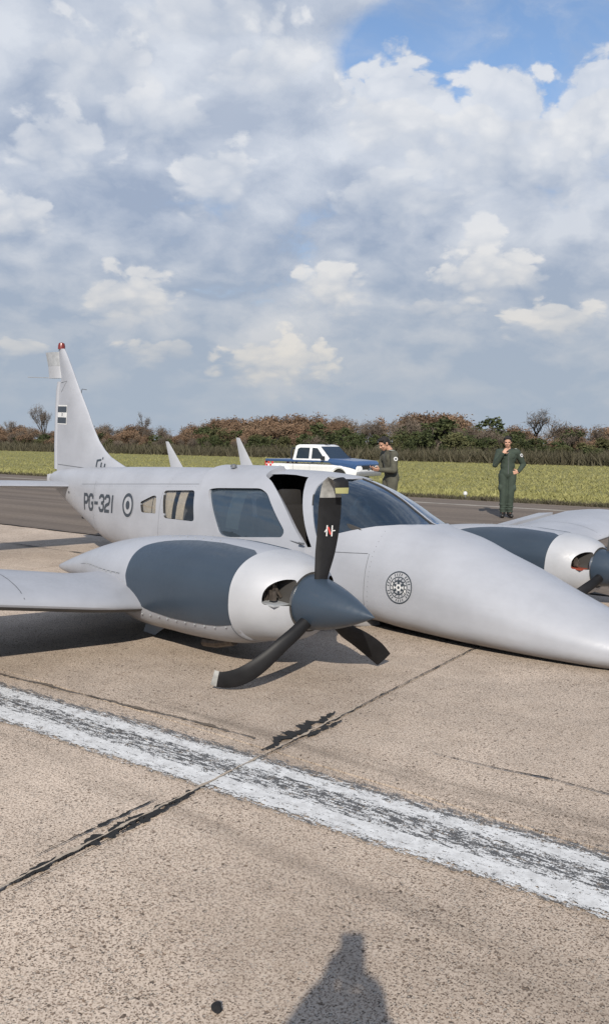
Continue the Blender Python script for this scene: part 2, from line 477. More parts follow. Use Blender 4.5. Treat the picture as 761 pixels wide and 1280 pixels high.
def concrete_color(n, p2):
    """tan, worn concrete with its dark aggregate showing; returns colour and a height"""
    x, y, z = n.sep(p2)
    a = n.noise(p2, 0.7, 5, 0.6); b = n.noise(p2, 9.0, 5, 0.65); c = n.noise(p2, 95.0, 4, 0.75)
    col = n.mix(n.ramp(a, 0.35, 0.65), (0.48, 0.388, 0.305), (0.60, 0.495, 0.40))
    col = n.mix(n.ramp(b, 0.35, 0.72, 0.0, 0.5), col, (0.62, 0.52, 0.425))
    col = n.mix(n.ramp(c, 0.46, 0.62, 0.0, 0.85), col, (0.21, 0.155, 0.115))
    pat = n.ramp(n.noise(p2, 1.1, 5, 0.65), 0.32, 0.68, 0.62, 1.15)
    hs = []
    for sc, keep, rad_, am in ((40.0, 0.86, 0.24, 0.86), (70.0, 0.62, 0.30, 0.88), (120.0, 0.46, 0.38, 0.90)):
        wq = n.vmath('ADD', p2, n.vmath('SCALE', n.vmath('SUBTRACT', _noisecol(n, p2, sc * 1.6), (0.5, 0.5, 0.5)), scale=1.1 / sc))
        v = n.voro(wq, sc); v.voronoi_dimensions = '2D'
        rr, gg, bb = n.sep(v.outputs['Color'])
        rad = n.math('MULTIPLY', n.math('MULTIPLY', n.ramp(rr, keep, 1.0, 0.0, 1.0, False), rad_), pat)
        rad = n.math('ADD', rad, n.math('MULTIPLY', n.math('GREATER_THAN', rr, keep), 0.10))
        dot = n.ramp(n.math('SUBTRACT', rad, v.outputs['Distance']), -0.03, 0.06)
        tone = n.mix(gg, (0.045, 0.034, 0.027), (0.220, 0.155, 0.108))
        col = n.mix(n.math('MULTIPLY', dot, am), col, tone); hs.append(dot)
    blot = n.ramp(n.noise(p2, 0.33, 6, 0.62), 0.36, 0.66, 0.84, 1.08); blot = n.math('MULTIPLY', blot, n.ramp(n.noise(p2, 3.2, 5, 0.7), 0.3, 0.75, 1.06, 0.88))
    col = n.vmath('SCALE', col, scale=blot)
    light = n.voro(p2, 70.0); light.voronoi_dimensions = '2D'
    r2, g2, b2 = n.sep(light.outputs['Color'])
    ld = n.math('MULTIPLY', n.ramp(light.outputs['Distance'], 0.34, 0.2), n.ramp(r2, 0.8, 0.85))
    col = n.mix(n.math('MULTIPLY', ld, 0.6), col, (0.52, 0.46, 0.39))
    h = n.math('SUBTRACT', n.math('MULTIPLY', c, 0.5), n.math('ADD', n.math('MULTIPLY', hs[0], 0.6), n.math('MULTIPLY', hs[1], 0.35)))
    return col, h


def _noisecol(n, p, sc):
    nd = n.add('ShaderNodeTexNoise'); n.put(nd.inputs['Vector'], p); nd.inputs['Scale'].default_value = sc; nd.inputs['Detail'].default_value = 2
    return nd.outputs['Color']


def run_coords(n):
    """position turned to the runway: x along it, y across it"""
    g = n.add('ShaderNodeNewGeometry').outputs['Position']
    return n.vmath('DOT_PRODUCT', g, tuple(RD)), n.vmath('DOT_PRODUCT', g, tuple(RN)), g


def make_concrete():
    m, n, b = new_mat('worn_concrete')
    mm, nn, g = run_coords(n)
    p2 = n.comb(mm, nn, 0.0)
    col, h = concrete_color(n, p2)
    # brown rubber and water staining beside the painted line, thinner away from it
    st = n.noise(n.comb(n.math('MULTIPLY', mm, 0.35), n.math('MULTIPLY', nn, 5.0), 1.0), 1.0, 6, 0.65)
    near = n.ramp(n.math('ABSOLUTE', n.math('SUBTRACT', nn, 3.42)), 0.28, 0.02)
    near2 = n.ramp(n.math('ABSOLUTE', n.math('SUBTRACT', nn, 2.45)), 0.35, 0.02)
    sf = n.math('MULTIPLY', n.math('ADD', near, n.math('MULTIPLY', near2, 0.6)), n.ramp(st, 0.45, 0.7))
    col = n.mix(n.math('MULTIPLY', sf, 0.6), col, (0.125, 0.10, 0.078))
    # long dark tyre smears, more of them towards the middle of the runway
    sm = n.noise(n.comb(n.math('MULTIPLY', mm, 0.09), n.math('MULTIPLY', nn, 2.2), 4.0), 1.0, 6, 0.7)
    sf = n.math('MULTIPLY', n.ramp(sm, 0.52, 0.75), n.ramp(nn, 4.5, 9.0, 0.15, 0.6))
    col = n.mix(sf, col, (0.16, 0.125, 0.10))
    n.put(b.inputs['Base Color'], col); b.inputs['Roughness'].default_value = 0.88; b.inputs['Specular IOR Level'].default_value = 0.25
    n.put(b.inputs['Normal'], n.bump(h, 0.8, 0.005))
    return m


def make_paint_line():
    m, n, b = new_mat('worn_white_paint')
    mm, nn, g = run_coords(n)
    p2 = n.comb(mm, nn, 0.0)
    con, h = concrete_color(n, p2)
    slow = n.noise(n.comb(n.math('MULTIPLY', mm, 0.9), n.math('MULTIPLY', nn, 2.0), 7.0), 1.0, 3, 0.5)
    nt = n.math('SUBTRACT', nn, n.math('MULTIPLY', n.math('ADD', mm, 2.6), 0.043))      # the stripe runs slightly askew to the slabs
    t = n.math('ADD', n.ramp(nt, 2.695, 3.225, 0.0, 1.0, False), n.math('MULTIPLY', n.math('SUBTRACT', slow, 0.5), 0.12))
    fl = n.noise(n.comb(n.math('MULTIPLY', mm, 15.0), n.math('MULTIPLY', nn, 46.0), 3.0), 1.0, 6, 0.68)
    fl2 = n.noise(n.comb(n.math('MULTIPLY', mm, 3.2), n.math('MULTIPLY', nn, 70.0), 9.0), 1.0, 5, 0.6)
    fl3 = n.noise(n.comb(n.math('MULTIPLY', mm, 16.0), n.math('MULTIPLY', nn, 40.0), 13.0), 1.0, 6, 0.72)
    gr = n.noise(p2, 75.0, 4, 0.75); gr2 = n.noise(p2, 16.0, 6, 0.7)

    def prof(vals):
        cr = n.add('ShaderNodeValToRGB'); n.put(cr.inputs[0], t); e = cr.color_ramp.elements
        e[0].position, e[0].color = vals[0][0], (vals[0][1],) * 3 + (1,); e[1].position, e[1].color = vals[-1][0], (vals[-1][1],) * 3 + (1,)
        for p, v in vals[1:-1]: k = e.new(p); k.color = (v, v, v, 1)
        return cr.outputs[0]
    cov = prof([(0.0, .26), (0.07, .46), (0.14, .62), (0.34, .72), (0.40, .60), (0.50, .58), (0.62, .58), (0.70, .70), (0.80, .64), (0.90, .46), (1.0, .26)])
    cov = n.math('ADD', cov, n.math('MULTIPLY', n.math('SUBTRACT', gr, 0.5), 0.9)); cov = n.math('ADD', cov, n.math('MULTIPLY', n.math('SUBTRACT', fl3, 0.5), 1.1))
    cov = n.ramp(cov, 0.47, 0.57)
    bl = prof([(0.0, .40), (0.10, .42), (0.18, .30), (0.32, .27), (0.36, .49), (0.46, .56), (0.56, .60), (0.66, .52), (0.70, .32), (0.78, .32), (0.86, .57), (0.95, .52), (1.0, .30)])
    bl = n.math('ADD', bl, n.math('MULTIPLY', n.math('SUBTRACT', fl, 0.5), 1.9)); bl = n.math('ADD', bl, n.math('MULTIPLY', n.math('SUBTRACT', fl2, 0.5), 0.7))
    bl = n.math('ADD', bl, n.math('MULTIPLY', n.math('SUBTRACT', n.noise(p2, 110.0, 3, 0.7), 0.5), 1.3))
    bl = n.ramp(bl, 0.52, 0.61)
    white = n.mix(n.ramp(gr2, 0.3, 0.7), (0.50, 0.495, 0.485), (0.70, 0.70, 0.69))
    col = n.mix(n.math('MULTIPLY', bl, 0.90), white, (0.035, 0.036, 0.040))
    al = n.math('MAXIMUM', n.math('MULTIPLY', cov, 0.95), n.math('MULTIPLY', bl, 0.85))
    al = n.math('MULTIPLY', al, n.ramp(n.math('ADD', t, n.math('MULTIPLY', n.math('SUBTRACT', gr, 0.5), 0.12)), 0.02, 0.06))
    n.put(b.inputs['Base Color'], col); b.inputs['Roughness'].default_value = 0.8; b.inputs['Specular IOR Level'].default_value = 0.3
    n.put(b.inputs['Alpha'], al); n.put(b.inputs['Normal'], n.bump(n.math('ADD', h, n.math('MULTIPLY', bl, 0.4)), 0.4, 0.003))
    return m


def make_asphalt():
    m, n, b = new_mat('dark_asphalt')
    mm, nn, g = run_coords(n)
    st = n.noise(n.comb(n.math('MULTIPLY', mm, 0.06), n.math('MULTIPLY', nn, 1.6), 0.0), 1.0, 7, 0.68)
    fi = n.noise(g, 14.0, 5, 0.7); big = n.noise(g, 0.35, 4, 0.6)
    col = n.mix(n.ramp(st, 0.34, 0.68), (0.130, 0.106, 0.089), (0.205, 0.168, 0.138))
    col = n.mix(n.ramp(big, 0.4, 0.7, 0.0, 0.5), col, (0.19, 0.15, 0.115))
    col = n.mix(n.ramp(fi, 0.35, 0.7, 0.0, 0.45), col, (0.075, 0.062, 0.052))
    n.put(b.inputs['Base Color'], col); b.inputs['Roughness'].default_value = 0.92; b.inputs['Specular IOR Level'].default_value = 0.15
    n.put(b.inputs['Normal'], n.bump(fi, 0.3, 0.01))
    return m


def make_field():
    m, n, b = new_mat('dry_meadow')
    mm, nn, g = run_coords(n)
    st = n.noise(n.comb(n.math('MULTIPLY', mm, 0.12), n.math('MULTIPLY', nn, 0.45), 0.0), 1.0, 6, 0.65)
    fi = n.noise(g, 5.0, 5, 0.7)
    col = n.mix(n.ramp(st, 0.35, 0.68), (0.195, 0.190, 0.075), (0.275, 0.250, 0.112))
    col = n.mix(n.ramp(fi, 0.35, 0.7, 0.0, 0.6), col, (0.105, 0.11, 0.042))
    edge = n.ramp(n.math('ADD', nn, n.math('MULTIPLY', fi, 1.2)), 22.6, 23.6, 1.0, 0.0)
    col = n.mix(edge, col, (0.085, 0.065, 0.045))
    far = n.ramp(nn, 78.0, 86.0)
    col = n.mix(far, col, (0.11, 0.095, 0.055))
    n.put(b.inputs['Base Color'], col); b.inputs['Roughness'].default_value = 0.95; b.inputs['Specular IOR Level'].default_value = 0.1
    n.put(b.inputs['Normal'], n.bump(fi, 0.6, 0.06))
    return m


CONC = make_concrete(); LINE = make_paint_line(); ASPH = make_asphalt(); FIELD = make_field()
TAR = simple('joint_tar', (0.010, 0.010, 0.0105), 0.95, var=0.3, scale=40, bump=0.4)

ns = [-900, -60, 8.96, 9.04, 21.0, 21.5, 24.5, 28.5, 31.5, 60, 120, 400, 5000]; msl = [-5000, -900, -300, -120, -60, -30, 0, 30, 60, 120, 300, 900, 5000]
V = []; F = []
for nn_ in ns:
    zz = -0.06 if nn_ < 9 else ground_z(nn_) - (0.02 if nn_ < 21.4 else 0.0)
    V += [mn(m_, nn_, zz) for m_ in msl]
w = len(msl)
for i in range(len(ns) - 1):
    for j in range(w - 1): F.append((i * w + j, i * w + j + 1, (i + 1) * w + j + 1, (i + 1) * w + j))
tag(mesh('ground', V, F, FIELD, None, True), kind='structure')
V = [mn(-900, 9.02, 0), mn(900, 9.02, 0), mn(900, 21.7, .002), mn(-900, 21.7, .002), mn(-900, 9.02, -.05), mn(900, 9.02, -.05)]
V[2].z = V[3].z = 0.0
tag(mesh('runway', V, [(0, 1, 2, 3), (4, 5, 1, 0)], ASPH, None, False), kind='structure')

# concrete slabs, each a piece of the apron; a tarred joint is left between neighbours
apron = tag(mesh('concrete_apron', [mn(-60, -14, -.05), mn(60, -14, -.05), mn(60, 8.99, -.05), mn(-60, 8.99, -.05)], [(0, 1, 2, 3)], TAR, None, False), kind='structure')
NJ = [-8.1, -2.4, 3.30, 9.0]; MJ = [-2.715 + 6.0 * k for k in range(-7, 5)]
for i in range(len(NJ) - 1):
    for j in range(len(MJ) - 1):
        gp = 0.008; n0, n1, m0, m1 = NJ[i] + gp, NJ[i + 1] - gp, MJ[j] + gp, MJ[j + 1] - gp
        lift = rng.uniform(-0.0012, 0.0)
        bm = bmesh.new(); P = []
        for (m_, n_) in ((m0, n0), (m1, n0), (m1, n1), (m0, n1)): P.append(bm.verts.new(mn(jm(m_, n_), n_, lift)))
        f = bm.faces.new(P); ex = bmesh.ops.inset_region(bm, faces=[f], thickness=0.012)
        low = [bm.verts.new((v.co.x, v.co.y, -0.048)) for v in P]
        for v in P: v.co.z -= 0.008
        for k in range(4): bm.faces.new((P[k], low[k], low[(k + 1) % 4], P[(k + 1) % 4]))
        bobj('concrete_slab', bm, CONC, apron, False)

# the worn painted line, and a thin far edge stripe
V = []; F = []
for k in range(121):
    m_ = -24 + k * 0.36; wob = 0.012 * math.sin(k * 1.7) + 0.01 * math.sin(k * .53)
    sk = 0.043 * (m_ + 2.6); V += [mn(m_, 2.68 + sk + wob, 0.003), mn(m_, 3.245 + sk + wob * .6, 0.003)]
F = [(2 * i, 2 * i + 2, 2 * i + 3, 2 * i + 1) for i in range(120)]
tag(mesh('painted_line', V, F, LINE, None, False), kind='structure')
EDGEP = simple('faded_edge_paint', (0.30, 0.27, 0.23), 0.85, var=0.35, scale=1.5)
tag(mesh('painted_edge_stripe', [mn(-200, 19.7, .004), mn(100, 19.7, .004), mn(100, 19.95, .004), mn(-200, 19.95, .004)], [(0, 1, 2, 3)], EDGEP, None, False), kind='structure')


def ragged(name, path, wf, z, mats, seed, step=0.012):
    """an irregular poured or worn band along a path"""
    r = random.Random(seed); P = [Vector(p) for p in path]; pts = []
    for a, b in zip(P, P[1:]):
        k = max(1, int((b - a).length / step)); pts += [a.lerp(b, i / k) for i in range(k)]
    pts.append(P[-1]); V = []; n = len(pts)
    for i, p in enumerate(pts):
        t = (pts[min(i + 1, n - 1)] - pts[max(i - 1, 0)]).normalized(); s = Vector((-t.y, t.x, 0)); u = i / (n - 1)
        nl = 1.3 * mnoise.fractal((i * .075 + seed, 0, 0), 0.45, 2, 5); nr = 1.3 * mnoise.fractal((i * .075 + seed, 9, 0), 0.45, 2, 5)
        wl = max(0.0012, wf(u) * (0.4 + 0.9 * nl + r.uniform(-.10, .10))); wr = max(0.0012, wf(u) * (0.4 + 0.9 * nr + r.uniform(-.10, .10)))
        V += [(*(p + s * wl).xy, z), (*(p - s * wr).xy, z)]
    F = [(2 * i, 2 * i + 2, 2 * i + 3, 2 * i + 1) for i in range(n - 1)]
    return mesh(name, V, F, mats, None, False)


def bell(c, w): return lambda u: math.exp(-((u - c) / w) ** 2)


mt = -2.715
J = lambda n_, off=0.0: mn(jm(mt, n_) + off, n_)
tag(ragged('tar_seal', [J(1.4), J(2.66)], lambda u: 0.013 + 0.036 * bell(.62, .3)(u), .0045, TAR, 3), kind='structure')
tag(ragged('tar_seal', [J(1.85, -.085), J(2.5, -.07)], lambda u: 0.003 + 0.020 * bell(.55, .25)(u), .0050, TAR, 11), kind='structure')
tag(ragged('tar_seal', [J(1.65, .055), J(2.64, .03)], lambda u: 0.003 + 0.02 * bell(.75, .2)(u), .0060, TAR, 17), kind='structure')
tag(ragged('tar_seal', [J(3.25, -.045), J(4.0, -.055)], lambda u: 0.010 + 0.075 * bell(.5, .36)(u), .0055, TAR, 23, .010), kind='structure')
tag(ragged('tar_seal', [J(3.3, .035), J(3.9, .05)], lambda u: 0.004 + 0.030 * bell(.75, .25)(u), .0065, TAR, 29, .010), kind='structure')
tag(ragged('tar_seal', [J(3.9), J(8.9)], lambda u: 0.007, .0045, TAR, 31), kind='structure')
tag(ragged('crack', [mn(-2.1, 3.78), mn(-1.75, 3.80), mn(-1.5, 3.845), mn(-1.1, 3.83), mn(-.8, 3.86)], lambda u: 0.004 + .005 * bell(.5, .4)(u), .0045, TAR, 37, .015), kind='structure')
tag(ragged('tar_seal', [mn(-40, 9.01), mn(-3, 9.01)], lambda u: 0.035, .005, TAR, 41, .06), kind='structure')
tag(ragged('tar_seal', [mn(-16, 7.35), mn(-9.0, 7.45)], lambda u: 0.022, .0052, TAR, 43, .05), kind='structure')
DUSTY = simple('brown_joint_dirt', (0.115, 0.090, 0.068), 0.95, var=0.4, scale=30)
tag(ragged('joint_fill', [mn(-12, 2.83), mn(-7, 3.12), mn(-5.06, 3.215), mn(-4, 3.30), mn(-3.37, 3.355), mn(-2.95, 3.365)], lambda u: 0.020, .0035, DUSTY, 61, .02), kind='structure')
SANDY = simple('sandy_joint_fill', (0.36, 0.30, 0.235), 0.9, var=0.2, scale=30)
tag(ragged('joint_fill', [J(1.4, .004), J(4.2, .004)], lambda u: 0.012, .0075, SANDY, 47), kind='structure')
bm = bmesh.new(); pp = gpt(271, 1262)
bmesh.ops.create_icosphere(bm, subdivisions=3, radius=0.019)
for v in bm.verts: v.co *= 1 + 0.5 * mnoise.noise(v.co * 60); v.co.z *= 0.5; v.co.x *= .8
bmesh.ops.translate(bm, verts=bm.verts, vec=(pp.x, pp.y, 0.006))
tag(bobj('rubber_scrap', bm, TAR), 'small black scrap of rubber lying on the bare concrete in front', 'rubber scrap')

# ---------------------------------------------------------------- aeroplane materials


def make_paint(name, col, rough=0.44, dirt=0.14, coat=0.12, belly=0.0):
    m, n, b = new_mat(name)
    tc = n.add('ShaderNodeTexCoord').outputs['Object']
    a = n.noise(tc, 2.3, 6, 0.6); f = n.noise(tc, 35, 4, 0.6)
    g = n.ramp(a, 0.3, 0.75, 1.0, 1.0 - dirt)
    st = n.noise(n.vmath('MULTIPLY', tc, (3.0, 3.0, 30.0)), 1.0, 4, 0.6)
    c = n.vmath('SCALE', tuple(col), scale=n.math('MULTIPLY', g, n.ramp(st, 0.3, 0.8, 1.01, 0.985)))
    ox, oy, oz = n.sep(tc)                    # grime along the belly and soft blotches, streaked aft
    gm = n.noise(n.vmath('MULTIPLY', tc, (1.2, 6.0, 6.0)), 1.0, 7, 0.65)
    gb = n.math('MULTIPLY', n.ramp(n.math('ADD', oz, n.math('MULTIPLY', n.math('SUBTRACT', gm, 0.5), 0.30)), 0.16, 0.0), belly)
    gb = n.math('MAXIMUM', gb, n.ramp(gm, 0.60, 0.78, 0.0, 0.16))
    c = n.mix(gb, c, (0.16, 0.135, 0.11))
    n.put(b.inputs['Base Color'], c)
    n.put(b.inputs['Roughness'], n.ramp(f, 0.3, 0.7, rough - 0.05, rough + 0.09))
    b.inputs['Coat Weight'].default_value = coat; b.inputs['Coat Roughness'].default_value = 0.12
    n.put(b.inputs['Normal'], n.bump(a, 0.04, 0.05))
    return m


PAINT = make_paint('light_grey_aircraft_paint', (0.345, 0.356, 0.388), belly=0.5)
PAINT2 = make_paint('brighter_cowl_paint', (0.385, 0.393, 0.415))
SLATE = make_paint('slate_blue_paint', (0.034, 0.049, 0.069), 0.36, 0.15)
SPIN = make_paint('slate_spinner_paint', (0.034, 0.050, 0.072), 0.36, 0.12)
UNDER = make_paint('shade_toned_underside_paint', (0.075, 0.075, 0.078), 0.6, 0.3, 0.0)  # wing undersides coloured dark to cut bounce and deepen the shade below
MARK = simple('dark_marking_paint', (0.035, 0.045, 0.058), 0.5)
SEAM = simple('dark_seam_metal', (0.10, 0.105, 0.115), 0.6)  # plain dark grey of seams, rivets and small fittings
WHITE = simple('white_print', (0.60, 0.60, 0.59), 0.5)
CABIN = simple('cabin_trim_and_intake_shade', (0.045, 0.042, 0.039), 0.8)
LEATHER = simple('seat_leather', (0.20, 0.185, 0.17), 0.6, bump=0.2)
CURT = simple('beige_curtain', (0.74, 0.58, 0.40), 0.9, var=0.15, scale=20)
BLADE = simple('black_blade_paint', (0.010, 0.010, 0.011), 0.5, var=0.25, scale=14)
BLADE.node_tree.nodes['Principled BSDF'].inputs['Specular IOR Level'].default_value = 0.22
TIPW = simple('scuffed_tip_paint', (0.26, 0.26, 0.25), 0.6, var=0.3, scale=25)
YEL = simple('yellow_blade_stripe', (0.27, 0.26, 0.11), 0.5)
RED = simple('red_print', (0.50, 0.05, 0.04), 0.5)
BEACON = simple('dark_red_lens', (0.16, 0.025, 0.02), 0.25)
STEEL = simple('bare_metal', (0.55, 0.54, 0.52), 0.35, 1.0)
ENGINE = simple('engine_metal', (0.12, 0.10, 0.085), 0.5, 0.6, var=0.4, scale=30)
BAFFLE = simple('orange_red_baffle', (0.26, 0.05, 0.025), 0.6)
STAIN = simple('weathered_grey_paint', (0.30, 0.31, 0.32), 0.6, var=0.15, scale=14)


def make_glass(name, tint, rough=0.02, refl=1.0, body=(0.015, 0.022, 0.032), dens=0.3):
    m = bpy.data.materials.new(name); m.use_nodes = True; n = NT(m.node_tree)
    for nd in list(m.node_tree.nodes): m.node_tree.nodes.remove(nd)
    out = n.add('ShaderNodeOutputMaterial'); tr = n.add('ShaderNodeBsdfTransparent'); n.put(tr.inputs[0], tint)
    gl = n.add('ShaderNodeBsdfGlossy'); gl.inputs['Roughness'].default_value = rough; n.put(gl.inputs[0], (0.95, 0.97, 1.0))
    tc = n.add('ShaderNodeTexCoord').outputs['Object']
    n.put(gl.inputs['Normal'], n.bump(n.noise(tc, 5.0, 3, 0.5), 0.06, 0.05))
    df = n.add('ShaderNodeBsdfDiffuse'); n.put(df.inputs[0], body)
    m0 = n.add('ShaderNodeMixShader'); m0.inputs[0].default_value = dens; n.l.new(tr.outputs[0], m0.inputs[1]); n.l.new(df.outputs[0], m0.inputs[2])
    lw = n.add('ShaderNodeLayerWeight'); lw.inputs['Blend'].default_value = 0.5
    fr = n.math('MULTIPLY_ADD', n.math('POWER', lw.outputs['Facing'], 4.0), 0.9, 0.045)
    mx = n.add('ShaderNodeMixShader'); n.put(mx.inputs[0], n.math('MULTIPLY', fr, refl, clamp=True))
    n.l.new(m0.outputs[0], mx.inputs[1]); n.l.new(gl.outputs[0], mx.inputs[2]); n.l.new(mx.outputs[0], out.inputs[0])
    return m


GLASS = make_glass('windscreen_glass', (0.50, 0.58, 0.66), refl=1.6, body=(.035, .055, .080), dens=.34)
GLASS3 = make_glass('clear_side_glass', (0.82, 0.84, 0.86), refl=.8, dens=.04)
GLASS2 = make_glass('tinted_side_glass', (0.55, 0.64, 0.72), refl=1.5, body=(.075, .105, .135), dens=.32)

# ---------------------------------------------------------------- aeroplane
HD, PT, RL = 0.812, 0.036, -0.036
f_ = np.array([math.cos(HD), -math.sin(HD), 0]); s_ = np.array([f_[1], -f_[0], 0]); u_ = np.array([0, 0, 1.0])
f2 = f_ * math.cos(PT) - u_ * math.sin(PT); u2 = u_ * math.cos(PT) + f_ * math.sin(PT)
s3 = s_ * math.cos(RL) - u2 * math.sin(RL); u3 = u2 * math.cos(RL) + s_ * math.sin(RL)
OX, OY, OZ = 1.519, 6.948, 0.0
AM = Matrix(((-f2[0], s3[0], u3[0], OX), (-f2[1], s3[1], u3[1], OY), (-f2[2], s3[2], u3[2], OZ), (0, 0, 0, 1)))
plane = empty('airplane', AM)
tag(plane, 'light grey twin-engine propeller airplane lying on its belly with bent propellers on the concrete', 'airplane')
# aircraft space: a = aft of the propeller discs, s = to starboard, z = up from the belly
FUS = Loft([
    (-1.56, .155, .195, .03, .5, 2.0, 2.0), (-1.51, .095, .245, .105, .5, 2.0, 2.0), (-1.38, .045, .290, .205, .48, 2.0, 2.2), (-1.14, .018, .362, .338, .44, 1.95, 2.8),
    (-.90, .010, .436, .425, .43, 1.93, 3.0), (-.60, .0, .532, .50, .42, 1.95, 3.2), (-.30, -.006, .636, .56, .41, 2.0, 3.4), (0, -.012, .722, .592, .40, 2.08, 3.6),
    (.30, -.018, .81, .612, .40, 2.28, 3.6), (.62, -.022, .862, .625, .40, 2.4, 3.5), (.80, -.022, .945, .625, .38, 2.2, 3.3), (1.02, -.024, 1.055, .63, .36, 2.1, 3.3), (1.30, -.025, 1.155, .632, .34, 2.15, 3.3),
    (1.60, -.025, 1.212, .634, .33, 2.3, 3.3), (2.05, -.025, 1.225, .635, .33, 2.6, 3.3), (2.7, -.025, 1.205, .635, .34, 2.8, 3.3), (3.2, -.025, 1.18, .63, .36, 2.9, 3.2), (4.0, -.02, 1.135, .60, .40, 3.0, 3.0),
    (4.6, -.005, 1.10, .545, .44, 3.0, 2.8), (5.2, .012, 1.062, .465, .48, 3.0, 2.6), (5.6, .04, 1.035, .405, .5, 3.0, 2.5), (6.3, .225, .985, .285, .55, 2.9, 2.4), (6.8, .375, .945, .205, .58, 2.7, 2.3),
    (7.2, .515, .90, .135, .6, 2.5, 2.2), (7.45, .60, .86, .09, .6, 2.3, 2.1), (7.60, .655, .80, .05, .6, 2.0, 2.0)])
al = sorted(set([round(x, 3) for x in list(np.arange(-1.56, -1.2, .03)) + list(np.arange(-1.2, .5, .1)) + list(np.arange(.5, 2.2, .05)) + list(np.arange(2.2, 7.6, .12)) + [7.6]]))
fus = FUS.body('fuselage', al, 96, [PAINT, CABIN], plane)
cav = FUS.body('cutter', [x for x in al if .8 <= x <= 4.7], 72, None, plane, off=-.03)
DOORHOLE = [(3.09, .945), (2.45, 1.03), (2.50, 1.14), (2.40, 1.165), (2.27, 1.176), (2.108, 1.18), (1.925, 1.17), (1.851, 1.088), (1.785, .989), (1.707, .864), (1.642, .762), (1.582, .675), (1.50, .57), (1.75, .53), (2.75, .50)]
W2 = roundpoly([(3.94, .872), (3.37, .922), (3.265, .603), (3.85, .578)], .05)
W3 = roundpoly([(4.40, .70), (4.13, .80), (4.06, .80), (4.02, .607), (4.35, .588)], .03)
WS = [(.40, 1.0), (.585, .874), (.605, .858), (.666, .858), (.747, .851), (.906, .822), (1.104, .766), (1.268, .712), (1.412, .638), (1.45, .632), (1.513, .726), (1.569, .82), (1.636, .93), (1.694, 1.027), (1.722, 1.099), (1.715, 1.155), (1.63, 1.178), (1.50, 1.186), (1.50, 1.4), (.40, 1.4)]
cuts = [cav, prism_side(DOORHOLE, .2, 1.0, plane), prism_side(W2, -1, 1, plane), prism_side(W3, -1, 1, plane), prism_side(WS, .012, 1.0, plane), prism_side(WS, -1.0, -.012, plane)]
pw = roundpoly([(3.10, .955), (2.99, .978), (2.33, 1.03), (2.20, .99), (1.835, .675), (1.86, .615), (2.66, .517), (2.79, .53)], .05)
cut(fus, cuts, 32)
mi = []
for p in fus.data.polygons:
    c = p.center; mi.append(1 if (.3 < c.x < 4.75 and FUS.level(c.x, c.y, c.z) < .975) else 0)
fus.data.polygons.foreach_set('material_index', mi)

TH = lambda a, z: FUS.theta(a, z)
lin = lambda a, b, n: [a + (b - a) * i / n for i in range(n + 1)]


def pane(name, a0, a1, z0, z1, off, thick, mats, port=False, n=10, na=10):
    am = .5 * (a0 + a1); ths = lin(TH(am, z0), TH(am, z1), n)
    if port: ths = [PI - t for t in ths]
    return FUS.patch(name, lambda t: a0, lambda t: a1, ths, na, off, thick, mats, plane)


_pm = pchip([.5, .55, .63, .73, .82, .93, 1.03, 1.10, 1.15, 1.18, 1.20], [1.46, 1.48, 1.50, 1.545, 1.60, 1.675, 1.74, 1.785, 1.79, 1.74, 1.70])
FUS.patch('windshield', lambda t: .50, lambda t: _pm(FUS.pt(1.65, t)[2]), lin(.12, PI - .12, 48), 30, -.012, .006, GLASS, plane)
for port in (False, True):
    pane('window', 3.22, 3.98, .55, .95, -.012, .006, GLASS3, port)
    pane('window', 3.99, 4.43, .565, .83, -.012, .006, GLASS3, port)
for (a0, a1) in ((3.99, 3.755), (3.67, 3.53)): pane('curtain', a1, a0, .55, .94, -.036, .005, CURT, False, 8, 6)
for (a0, a1) in ((4.45, 4.185), (4.165, 3.99)): pane('curtain', a1, a0, .57, .825, -.036, .005, CURT, False, 6, 4)
# front door: a proud, ajar panel with a big window, slanted along its front edge


_df = pchip([.40, .60, .773, .916, 1.035, 1.10, 1.155, 1.20], [1.50, 1.542, 1.74, 1.927, 2.118, 2.25, 2.40, 2.42]); _da = pchip([.40, .874, 1.05, 1.12, 1.2], [3.115, 3.20, 3.28, 3.32, 3.34])
_dz = lambda th: FUS.pt(2.3, th, .032)[2]
ths = lin(TH(2.4, .405), TH(2.4, .95), 18)[:-1] + lin(TH(2.4, .95), 1.42, 22)
door = FUS.patch('door', lambda t: _df(_dz(t)), lambda t: _da(_dz(t)), ths, 24, .038, .05, [PAINT, CABIN], plane)
cut(door, [prism_side(pw, .2, 1.0, plane)], 32)
link_glass = FUS.patch('door_window', lambda t: max(1.78, _df(_dz(t)) + .05), lambda t: 3.14, lin(TH(2.4, .49), TH(2.4, 1.045), 14), 16, .012, .006, GLASS2, door)
link_glass.parent = door
FUS.patch('curtain', lambda t: 2.58, lambda t: 2.78, lin(TH(2.4, .60), TH(2.4, 1.02), 8), 6, -.036, .005, CURT, plane)
bm = bmesh.new(); add_tube(bm, [(1.60, .665, .585), (1.585, .70, .60), (1.52, .70, .60)], .010, 6); add_tube(bm, [(1.78, .655, .60), (1.6, .668, .59)], .006, 6)
bobj('door_handle', bm, SEAM, door)
